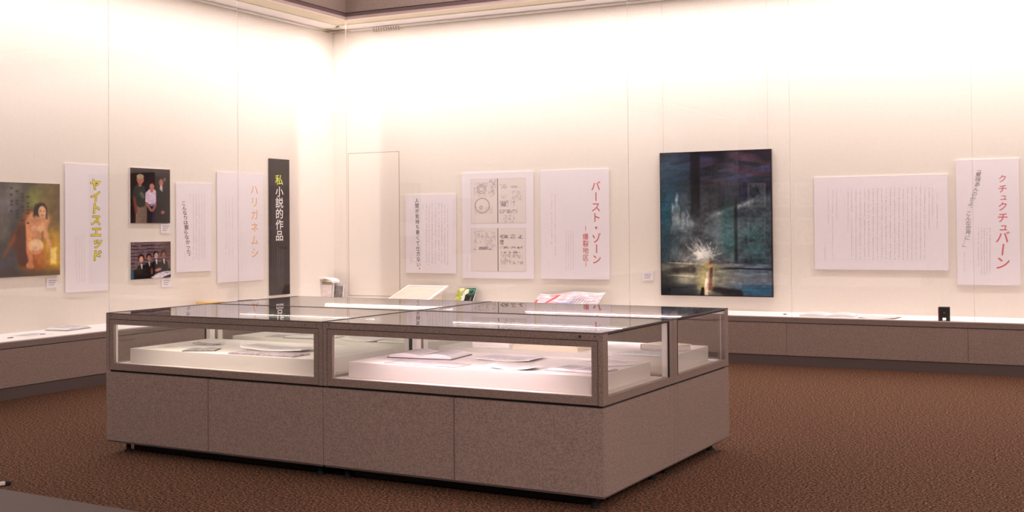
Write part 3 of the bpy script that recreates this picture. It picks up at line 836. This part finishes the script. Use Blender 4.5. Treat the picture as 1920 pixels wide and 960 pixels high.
slab_book('book', (XB+.2, p1.y, ZP), math.radians(88), .22, .18, max(.05, p1.z+.012-ZP), 'dark closed book on the left case floor below the orange-titled board', m_darkcov)

# far case floor: standing books near the corner
def standing_book(name, cx, y, w, h, t, label, m_cov, lean, rz=0.0, m_art=None):
    e = empty(name, (cx, y, ZP), rz, label, 'book')
    X = Matrix.Rotation(-lean, 4, 'X')
    MB().box(-w/2, w/2, 0, .003, 0, h).box(-w/2, w/2, t-.003, t, 0, h).box(-w/2, -w/2+.003, 0, t, 0, h).build('cover', m_cov, e, xform=X)
    MB().box(-w/2+.003, w/2-.004, .003, t-.003, .003, h-.004).build('page_block', m_paper, e, xform=X)
    if m_art: MB().box(-w*.42, w*.46, -.0015, 0, .02, h*.86).build('cover_art', m_art, e, xform=X)
    return e
pa, pb = at(601, 524, 1, 12.78), at(627, 524, 1, 12.78)
m_pale_cov = mat('pale_cover', (.74, .64, .62, 1), .5, .1, 20)
standing_book('book', (pa.x+pb.x)/2+.0, 12.74, pb.x-pa.x-.035, pa.z-ZP-.03, .05, 'pale book with dark spine standing under a drooping white leaflet near the corner', mat('olive_cover', (.26, .21, .11, 1), .5), .10, .0, m_pale_cov)
e = empty('leaflet', ((pa.x+pb.x)/2+.005, 12.74, pa.z-.012), 0, 'white leaflet draped over the top of the pale standing book', 'paper')
w_ = (pb.x-pa.x)/2+.012
top = []
for i in range(9):
    x = -w_+2*w_*i/8; z = .038-.012*((i-2)/6)**2*2.2-(.02 if i == 8 else 0)
    top.append((x, z))
MB().prism([(x, z-.016-.006*math.sin(i)) for i, (x, z) in enumerate(top)]+top[::-1], 'y', -.03, .14).build('sheet', m_paper, e)
pa, pb = at(624.5, 530.5, 1, 12.86), at(645.5, 531.5, 1, 12.86)
standing_book('book', (pa.x+pb.x)/2+.012, 12.80, pb.x-pa.x-.01, pa.z-ZP, .025, 'grey paperback with murky cover picture leaning right of the pale book near the corner', m_grey_paper, .16, 0, mat('murky_art', (.20, .17, .165, 1), .5, .5, 22))

# sloping framed board on a wedge
e = empty('sloping_board', (-7.875, 12.64, ZP+.0015), 0, 'large white framed board lying tilted on the far case floor under the dark-titled board', 'board')
X = Matrix.Translation((0, -.32, .012)) @ Matrix.Rotation(math.radians(17.5), 4, 'X')
MB().box(-.305, .305, 0, .66, 0, .012).build('panel', m_board, e, xform=X)
fr = MB().box(-.305, -.27, 0, .66, .012, .018).box(.27, .305, 0, .66, .012, .018).box(-.27, .27, 0, .035, .012, .018).box(-.27, .27, .625, .66, .012, .018)
fr.build('border_frame', m_floorwhite, e, xform=X)
MB().box(-.268, .268, .037, .623, .0122, .014).build('drawing', mat('pale_drawing', (.80, .66, .56, 1), .7, .05, 12), e, xform=X)
MB().prism([(-.25, 0), (.28, 0), (.28, .185), (-.25, .02)], 'x', -.22, .22).build('wedge_support', m_cream_paper, e)

# green and black picture book leaning by the wall
m_green = paint_mat('book_cover_art', .4)
def green_fn(U, V):
    C = np.zeros(U.shape+(3,)); C[:] = (196, 186, 120); n = vnoise(U, V, 12, 12, 51)
    C = lay(C, sstep(.3, .7, n)*.7, (150, 158, 40)); C = lay(C, sstep(.2, .0, np.hypot(U-.2, V-.55))*.9, (168, 184, 44))
    C = lay(C, sstep(.2, .0, np.hypot(U-.25, V-.08))*.9, (250, 240, 196))
    C = lay(C, sstep(.50, .54, U), (34, 40, 38)); C = lay(C, sstep(.5, .54, U)*sstep(.45, .3, V)*sstep(.3, .6, n), (70, 132, 106))
    C = lay(C, sstep(.05, -.02, ell(U, V, .42, .62, .09, .32)), (226, 232, 222)); C = lay(C, sstep(.03, -.03, cap(U, V, .85, .55, .84, .8, .02, .02)), (150, 160, 150))
    C = lay(C, sstep(.1, -.1, ell(U, V, .52, .22, .12, .18, .4)), (244, 232, 214)); C = lay(C, sstep(.02, -.02, cap(U, V, .6, .4, .9, .42, .03, .02)), (104, 98, 40))
    return C*(.8+.4*vnoise(U, V, 20, 20, 55))[..., None]
e = empty('picture_book', (-7.315, 12.85, ZP), math.radians(-3), 'yellow-green and black picture book propped up in the far case under the notebook-spread board', 'book')
X = Matrix.Rotation(math.radians(-31), 4, 'X')
MB().box(-.135, .135, .004, .020, 0, .232).build('page_block', m_paper, e, xform=X)
MB().box(-.137, .137, 0, .0035, 0, .236).box(-.137, .137, .0205, .024, 0, .236).build('cover', m_darkcov, e, xform=X)
o = paint_grid('cover_art', .272, .234, 60, 52, green_fn, m_green, e, -.0008)
o.data.transform(X); o.data.update()

# colourful brush-drawn sheet propped in the far case
def colour_fn(U, V):
    C = np.zeros(U.shape+(3,)); C[:] = (226, 206, 210)
    s1 = vnoise(U*.6+V*.6, V-U*.25, 10, 40, 61); s2 = vnoise(U+V*.4, V-U*.2, 14, 30, 62)
    C = lay(C, sstep(.52, .7, s1)*.75, (176, 172, 200)); C = lay(C, sstep(.6, .8, s2)*.6, (232, 168, 172)); C = lay(C, sstep(.6, .8, 1-s2)*.9, (246, 242, 240))
    C = lay(C, sstep(.6, .75, vnoise(U+V, V, 16, 16, 63))*sstep(.4, .7, U)*.6, (190, 200, 190))
    C = lay(C, sstep(.012, -.01, cap(U, V, .30, .12, .19, .75, .025, .018)), (238, 92, 84)); C = lay(C, sstep(.012, -.01, cap(U, V, .19, .15, .31, .10, .02, .02)), (240, 120, 110))
    C = lay(C, sstep(.02, -.01, cap(U, V, .02, .55, .03, .8, .02, .01)), (236, 100, 100)); C = lay(C, sstep(.012, -.01, cap(U, V, .25, .70, .37, .66, .012, .02)), (236, 112, 108))
    C = lay(C, sstep(.02, -.01, cap(U, V, .37, .72, .6, .70, .02, .03)), (148, 164, 226))
    for k in range(6): C = lay(C, sstep(.008, -.004, cap(U, V, .60+.05*k, .42+.03*k, .575+.05*k, .72, .006, .006))*.8, (124, 116, 122))
    C = lay(C, sstep(.45, .2, np.hypot(U-.8, V-.7))*sstep(.4, .6, s1)*.5, (176, 160, 168))
    return C
pts = [Vector((-6.29, 12.74, ZP+.004)), Vector((-5.43, 12.68, ZP+.004)), Vector((-5.41, 12.97, .70)), Vector((-6.27, 12.96, .655))]
e = empty('colour_drawing', (-5.85, 12.8, ZP+.0015), 0, 'large multicoloured brush-drawn sheet propped aslant in the far case under the red-titled board', 'drawing')
ctr = Vector((-5.85, 12.8, ZP))
def bil(u, v):
    q = (pts[0]*(1-u)+pts[1]*u)*(1-v)+(pts[3]*(1-u)+pts[2]*u)*v
    return q-ctr+Vector((0, 0, .012*math.sin(u*9+v*3)*v))
nx, ny = 120, 50
o = paint_grid('drawn_face', 1, 1, nx, ny, colour_fn, m_photo, e, 0, x0=0)
for v in o.data.vertices:
    q = bil(v.co.x, v.co.z); v.co = q+Vector((0, -.002, .003))
o.data.update()
g1, g2 = MB(), None
P = [[bil(u/12, v/6) for u in range(13)] for v in range(7)]
g1.grid(P); g1.grid([[p+Vector((0, .003, -.003)) for p in r_][::-1] for r_ in P])
g1.build('backing_sheet', m_paper, e)
MB().prism([(-.02, .0), (.165, .0), (.165, .13)], 'x', -.35, .35).build('wedge_support', m_cream_paper, e)

# papers and small things on the far case floor at right
p = at(1545, 592, 2, ZP)
open_book('open_book', (p.x+.05, YG+.34, ZP), math.radians(4), .56, .34, .03, 'white open book lying on the far case floor below the fine-print board', 'book', m_paper)
sheet('leaflet', (p.x+.58, YG+.30, ZP), math.radians(-6), .40, .30, 'white paper lying right of the open book on the far case floor', 'paper', lift=.012)
for px, py, lb in ((1472, 590, 'small dark clip on the far case floor below the dark painting'), (1513, 589, 'small dark clip on the far case floor left of the white open book')):
    p = at(px, py, 2, ZP)
    e = MB().box(-.014, .014, -.02, .02, 0, .010).box(-.004, .004, .02, .035, 0, .005).build('clip', m_trim); e.location = (p.x, p.y, ZP); tag(e, lb, 'clip', 'clips')
p0_, p1_ = at(1760, 600, 1, YG+.12), at(1781, 576, 1, YG+.12)
bw, bh = p1_.x-p0_.x, p1_.z-ZP
e = empty('display_stand', ((p0_.x+p1_.x)/2, YG+.12, ZP), math.radians(6), 'small black box-shaped stand with a square notch on the far case floor at right', 'stand')
mb = MB().box(-bw/2, -bw*.16, -.05, .05, 0, bh).box(bw*.16, bw/2, -.05, .05, 0, bh).box(-bw*.16, bw*.16, -.05, .05, bh*.24, bh)
mb.build('body', m_rubber, e)
MB().box(-bw*.52, -bw*.40, -.052, -.05, 0, bh).build('edge_strip', mat('wine_red', (.12, .01, .02, 1), .5), e)
MB().cyl((0, bh*.62), .008, 'y', -.053, -.05, 10).build('stud', mat('brass', (.4, .25, .1, 1), .3, metal=1), e)

# ------------------------------------------------------------------ table display cases (island of four)
BX, BY, TH = -2.3673, 5.631, -0.03528
LU, WU = 3.67315/2, 1.99379/2
HT, ZM, ZB = .93, .5553, .078
def table_case(name, a, b_, flip, label, tube_col, tube_str, rear_str, tube_h=.012):
    c, s_ = math.cos(TH), math.sin(TH)
    cx = BX - c*a*LU*2 - s_*b_*WU*2; cy = BY - s_*a*LU*2 + c*b_*WU*2
    R_ = empty(name, (cx, cy, 0), TH+(math.pi if flip else 0), label, 'display case', 'table display cases')
    hx, hy = LU/2-.002, WU/2-.002
    # base
    MB().box(-hx+.004, hx-.004, -hy+.02, hy-.002, ZB+.006, ZM-.012).build('base_cabinet', m_panel, R_)
    MB().box(-hx+.02, hx-.02, -hy+.018, hy-.02, ZM-.012, ZM).box(-.0035, .0035, -hy+.012, -hy+.02, ZB+.008, ZM-.012).build('shadow_gap', m_black, R_)
    MB().box(-hx+.006, hx-.006, -hy+.006, hy-.006, ZB-.004, ZB+.006).build('bottom_plate', m_kick, R_)
    for x0, x1 in ((-hx, -.003), (.003, hx)):
        MB().box(x0+.0005, x1-.0005, -hy, -hy+.019, ZB+.008, ZM-.014).build('front_door', m_panel, R_)
    for sx in (-1, 1):
        MB().box(min(sx*(hx-.004), sx*hx), max(sx*(hx-.004), sx*hx), -hy+.021, hy-.062, ZB+.006, ZM-.012).build('side_panel', m_panel, R_)
        MB().box(min(sx*(hx-.004), sx*hx), max(sx*(hx-.004), sx*hx), hy-.058, hy, ZB+.006, ZM-.012).build('corner_strip', m_panel, R_)
    for sx in (-1, 1):
        for sy in (-1, 1):
            MB().cyl((sx*(hx-.10), sy*(hy-.10)), .016, 'z', .012, ZB-.004).cyl((sx*(hx-.10), sy*(hy-.10)), .026, 'z', 0, .014).build('foot', m_rubber, R_)
    MB().box(-hx+.13, hx-.13, -hy+.12, hy-.12, .012, ZB-.004).build('shade_block', m_black, R_)  # black block added under the cabinet to deepen the shade there
    # vitrine frame
    zt = HT
    fr = MB()
    px_, py_ = .045, .062
    for sx in (-1, 1):
        for sy in (-1, 1):
            x0, x1 = sorted((sx*hx, sx*(hx-px_))); y0, y1 = sorted((sy*hy, sy*(hy-py_)))
            if sy < 0: fr.box(x0+(.0 if sx < 0 else px_-.028), x1-(.0 if sx > 0 else px_-.028), y0, y1, ZM, zt-.001)
            else: fr.box(x0, x1, y0, y1, ZM, zt-.001)
    fr.box(-hx+.028, hx-.028, -hy, -hy+.026, zt-.034, zt-.001)
    fr.box(-hx+px_, hx-px_, hy-.026, hy, zt-.022, zt-.001)
    for sx in (-1, 1):
        x0, x1 = sorted((sx*hx, sx*(hx-.03))); fr.box(x0, x1, -hy+py_, hy-py_, ZM, ZM+.044)
    fr.box(-hx+px_, hx-px_, hy-.03, hy, ZM, ZM+.044)
    fr.build('frame', m_frame, R_)
    for sx in (-1, 1):
        gk = MB()
        x0, x1 = sorted((sx*(hx-.001), sx*(hx-.014)))
        gk.box(x0, x1, -hy+py_, hy-py_, zt-.008, zt-.0015)
        xa, xb = sorted((sx*(hx+.0008), sx*(hx-.008)))
        gk.box(xa, xb, hy-py_-.008, hy-py_+.0005, ZM+.044, zt-.006)
        gk.build('gasket', m_black, R_)
    ln = MB()  # pale strips added on the posts' inner faces, standing in for lamplight
    for sx in (-1, 1):
        x0, x1 = sorted((sx*(hx-.0282), sx*(hx-.0302))); ln.box(x0, x1, -hy+.026, -hy+py_+.012, ZM+.044, zt-.036)
        ln.build('lit_face_strip', m_plat, R_); ln = MB()
        x0, x1 = sorted((sx*(hx-px_-.0002), sx*(hx-px_-.002))); ln.box(x0, x1, hy-py_-.002, hy-.014, ZM+.044, zt-.024)
        x0, x1 = sorted((sx*(hx-.012), sx*(hx-px_))); ln.box(x0, x1, hy-py_-.002, hy-py_-.0002, ZM+.044, zt-.012)
        ln.build('lit_face_strip', m_plat, R_); ln = MB()
    # hinged glass front
    dx0, dx1, dz0, dz1 = -hx+.032, hx-.032, ZM+.002, zt-.038
    MB().box(-hx+.028, hx-.028, -hy+.004, -hy+.006, zt-.0385, zt-.0335).box(-hx+.0275, -hx+.0325, -hy+.004, -hy+.006, ZM, zt-.036).box(hx-.0325, hx-.0275, -hy+.004, -hy+.006, ZM, zt-.036).build('shadow_gap', m_black, R_)
    dw = MB().box(dx0, dx0+.035, -hy+.001, -hy+.024, dz0, dz1).box(dx1-.035, dx1, -hy+.001, -hy+.024, dz0, dz1)
    dw.box(dx0+.035, dx1-.035, -hy+.001, -hy+.024, dz1-.032, dz1).box(dx0+.035, dx1-.035, -hy+.001, -hy+.024, dz0, dz0+.044)
    door_ = dw.build('glass_door', m_frame, R_)
    MB().box(dx0+.034, dx1-.034, -hy+.010, -hy+.015, dz0+.043, dz1-.031).build('pane', m_glass, door_)
    # glass sides, back and top
    for sx in (-1, 1):
        x0, x1 = sorted((sx*(hx-.003), sx*(hx-.009)))
        MB().box(x0, x1, -hy+py_, hy-py_-.001, ZM+.043, zt-.008).build('side_glass', m_glass, R_)
    MB().box(-hx+px_, hx-px_, hy-.012, hy-.006, ZM+.043, zt-.022).build('back_glass', m_glass, R_)
    MB().box(-hx+.007, hx-.007, -hy+.007, hy-.007, zt-.0005, zt+.0055).build('top_glass', m_topglass, R_)
    ze = zt+.0078
    MB().box(-hx, hx, -hy, -hy+.0065, zt-.001, zt+.006).box(-hx, hx, hy-.0065, hy, zt-.001, ze).box(-hx, -hx+.0065, -hy+.0065, hy-.0065, zt-.001, ze).box(hx-.0065, hx, -hy+.0065, hy-.0065, zt-.001, ze).build('top_edge', m_kick, R_)
    # interior
    MB().box(-hx+.03, hx-.03, -hy+.025, hy-.03, ZM+.002, ZM+.040).build('inner_floor', m_plat, R_)
    MB().box(-hx+.10, hx-.10, -hy+.115, hy-.115, ZM+.0405, ZM+.136).build('display_platform', m_plat, R_, bevel=.002)
    # lamps under the top rails
    tm = emit_mat('tube_glow', tube_col, tube_str); tr = emit_mat('tube_glow_dim', tube_col, rear_str)
    f1 = MB().box(-.66, .66, -hy+.027, -hy+.031, zt-.050, zt-.006).box(-.66, .66, -hy+.031, -hy+.052, zt-.009, zt-.006).build('lamp_housing', m_frame, R_)
    MB().box(-.60, .60, -hy+.033, -hy+.045, zt-.062, zt-.062+tube_h).build('tube', tm, f1)
    f2 = MB().box(-.62, .62, hy-.0315, hy-.0285, zt-.0615, zt-.056).build('lamp_housing', m_kick, R_)
    MB().box(-.60, .60, hy-.039, hy-.032, zt-.062, zt-.0555).build('tube', tr, f2)
    # lock
    lk = MB().cyl((hx-.13, zt-.017), .009, 'y', -hy-.004, -hy, 14).build('lock', m_chrome, R_)
    MB().cyl((hx-.13, zt-.017), .0035, 'y', -hy-.005, -hy-.004, 8).build('keyhole', m_black, lk)
    for sx in (-1, 1):
        MB().cyl((sx*(hx-.045), zt-.014), .005, 'y', -hy-.0015, -hy, 8).build('screw', m_kick, R_)
    return R_
WARM, PINK = (1.0, .90, .78), (1.0, .80, .86)
FR = table_case('table_display_case', .25, .25, False, 'taupe glass-topped table case, brightest lit, nearest the camera with chrome lock', PINK, 70, 30)
FL = table_case('table_display_case', .75, .25, False, 'taupe glass-topped table case at the left of the front pair, dimmer cream lit', WARM, 34, 28)
BR = table_case('table_display_case', .25, .75, True, 'taupe glass-topped table case behind the brightest one, holding thick cream books', PINK, 80, 24, .006)
BL = table_case('table_display_case', .75, .75, True, 'taupe glass-topped table case at the rear left of the island of four', WARM, 40, 14, .020)
ZT = ZM+.1365

def on_case(px, py, a, b_, ex, ey):
    """spot on a platform under a sight line, kept so that a footprint of half sizes ex, ey stays on the platform"""
    c, s_ = math.cos(TH), math.sin(TH)
    cx = BX - c*a*LU*2 - s_*b_*WU*2; cy = BY - s_*a*LU*2 + c*b_*WU*2
    p = at(px, py, 2, ZT); dx, dy = p.x-cx, p.y-cy
    lx, ly = dx*c+dy*s_, -dx*s_+dy*c
    mx, my = LU/2-.105-ex, WU/2-.12-ey
    kx, ky = max(-mx, min(mx, lx)), max(-my, min(my, ly))
    return (cx+c*kx-s_*ky, cy+s_*kx+c*ky, ZT+.0005)
# front right case
open_book('magazine', on_case(806, 668, 0.25, 0.25, 0.233, 0.172), TH+.12, .42, .28, .030, 'open magazine with dark cover edges at the left of the brightest case', 'magazine', m_grey_paper if False else m_paper, m_darkcov)
sheet('manuscript_sheet', on_case(795, 683.5, 0.25, 0.25, 0.260, 0.098), TH-.02, .50, .17, 'grey manuscript sheet in front of the open magazine in the brightest case', 'paper', mat('grey_sheet', (.62, .54, .55, 1), .7, .12, 25), .006)
sheet('manuscript_sheet', on_case(960, 673, 0.25, 0.25, 0.196, 0.154), TH+.06, .36, .27, 'white sheet in the middle of the brightest case', 'paper', m_paper, .004, lift=.010)
sheet('manuscript_sheet', on_case(966, 691, 0.25, 0.25, 0.159, 0.081), TH+.02, .30, .14, 'white sheet with curled ends near the front middle of the brightest case', 'paper', m_paper, .003, lift=.018)
open_book('booklet', on_case(1090, 694, 0.25, 0.25, 0.177, 0.123), TH-.1, .32, .2, .014, 'thin open booklet near the right end of the brightest case', 'booklet', m_paper, m_mauve)
sheet('manuscript_sheet', on_case(1165, 676, 0.25, 0.25, 0.194, 0.187), TH+.9, .22, .3, 'white sheet lying askew beside the right glass of the brightest case', 'paper', m_paper, .006)
# back right case
slab_book('book', on_case(890, 657, 0.25, 0.75, 0.155, 0.132), TH+.2, .26, .20, .045, 'thick cream book at the left of the rear right case', m_cream_paper, m_paper)
open_book('book', on_case(1005, 661, 0.25, 0.75, 0.244, 0.149), TH+.05, .46, .26, .05, 'thick open cream book in the middle of the rear right case', 'book', m_cream_paper, m_cream_paper)
slab_book('book', on_case(962, 643, 0.25, 0.75, 0.108, 0.088), TH, .20, .16, .03, 'small blue book between the cream books of the rear right case', mat('blue_cover', (.18, .26, .42, 1), .5))
slab_book('book', on_case(1285, 657, 0.25, 0.75, 0.162, 0.142), TH-.3, .26, .2, .035, 'cream book lying at the right end of the rear right case', m_cream_paper, m_paper)
sheet('manuscript_sheet', on_case(1215, 664, 0.25, 0.75, 0.178, 0.128), TH, .34, .24, 'white sheet left of the cream book at the right end of the rear right case', 'paper', m_paper, .005)
# front left case
open_book('booklet', on_case(374, 657, 0.75, 0.25, 0.127, 0.113), TH+.5, .20, .13, .010, 'small dark-edged open booklet near the left of the front left case', 'booklet', m_grey_paper, m_darkcov)
sheet('clipping', on_case(392, 646, 0.75, 0.25, 0.120, 0.093), TH+.4, .20, .10, 'small dark-edged clipping behind the dark-edged booklet in the front left case', 'paper', m_grey_paper, .004, lift=.012)
sheet('clipping', on_case(318, 651.5, 0.75, 0.25, 0.068, 0.058), TH, .12, .10, 'small pale clipping near the left end of the front left case', 'paper', m_cream_paper, .003)
sheet('magazine', on_case(500, 665, 0.75, 0.25, 0.271, 0.103), TH+.04, .52, .17, 'mauve picture magazine near the front of the front left case', 'magazine', m_mauve, .008, m_paper)
sheet('magazine', on_case(525, 656, 0.75, 0.25, 0.262, 0.118), TH+.04, .50, .20, 'white and mauve picture magazine behind the front magazine in the front left case', 'magazine', m_paper, .012, m_mauve, lift=.014)
# back left case
sheet('clipping', on_case(490, 637, 0.75, 0.75, 0.145, 0.101), TH+.1, .26, .16, 'grey clipping at the left of the rear left case', 'paper', m_grey_paper, .004)
open_book('open_book', on_case(535, 640, 0.75, 0.75, 0.198, 0.135), TH+.1, .36, .22, .022, 'open white book in the middle of the rear left case', 'book', m_paper, m_darkcov)
sheet('manuscript_sheet', on_case(615, 648, 0.75, 0.75, 0.189, 0.144), TH-.1, .34, .24, 'white sheet toward the right of the rear left case', 'paper', m_paper, .004, lift=.010)
sheet('manuscript_sheet', on_case(715, 652, 0.75, 0.75, 0.168, 0.132), TH+.1, .30, .22, 'white sheet at the right end of the rear left case', 'paper', m_paper, .004, lift=.006)

# ------------------------------------------------------------------ lower left: pale bench foot
pa = at(-30, 911, 2, .012); pb = at(20, 905.5, 2, .012)
dv = (pb-pa); ang = math.atan2(dv.y, dv.x)
e = empty('bench_foot', (pa.x, pa.y, 0), ang, 'pale metal floor bar with dark end cap on the carpet at the left photo edge', 'bench')
MB().box(0, dv.length-.03, -.014, .014, .004, .024).build('bar', mat('pale_metal', (.78, .72, .66, 1), .35), e, bevel=.004)
MB().box(dv.length-.03, dv.length, -.015, .015, 0, .025).build('end_cap', m_rubber, e, bevel=.004)

# ------------------------------------------------------------------ behind the camera, seen mirrored in the far glass
m_plaster = mat('pale_partition', (.62, .60, .55, 1), .9)
YM = 2*YG-YBK-.1
ed = at(1384, 400, 1, YM).x
struct(MB().box(XB, ed, YBK, YBK+.1, 0, ZCEIL-.4).build('wall_partition', m_plaster))
def ghost_fn(seed):
    def fn(U, V):
        n = vnoise(U, V, 6, 7, seed)
        C = np.zeros(U.shape+(3,)); C[:] = (200, 194, 184)
        C = lay(C, sstep(.4, .6, n)*.8, (96, 104, 104)); C = lay(C, sstep(.55, .8, vnoise(U, V, 12, 12, seed+1))*.7, (50, 52, 56))
        return lay(C, sstep(.12, .10, np.minimum(np.minimum(U, 1-U), np.minimum(V, 1-V))), (206, 200, 190))
    return fn
names_ = ('left', 'middle', 'right')
for i, px in enumerate((1419, 1466, 1508)):
    for j, (ya, yb) in enumerate(((340, 391), (406, 461))):
        P0, P1 = at(px-20, ya, 1, YM), at(px+20, yb, 1, YM)
        w_, h_ = abs(P1.x-P0.x), P0.z-P1.z
        e = empty('framed_picture', ((P0.x+P1.x)/2, YBK+.1, P1.z), math.pi,
                  'framed picture mirrored in the far glass, %s row, %s of three' % (('upper', 'lower')[j], names_[i]), 'picture', 'mirrored framed pictures')
        fr = MB().box(-w_/2, -w_/2+.03, -.035, -.001, 0, h_).box(w_/2-.03, w_/2, -.035, -.001, 0, h_).box(-w_/2+.03, w_/2-.03, -.035, -.001, 0, .03).box(-w_/2+.03, w_/2-.03, -.035, -.001, h_-.03, h_)
        fr.build('frame', m_darkcov, e)
        paint_grid('print', w_-.06, h_-.06, 40, 44, ghost_fn(70+3*i+j), m_paint, e, -.012, x0=-w_/2+.03, z0=.03)
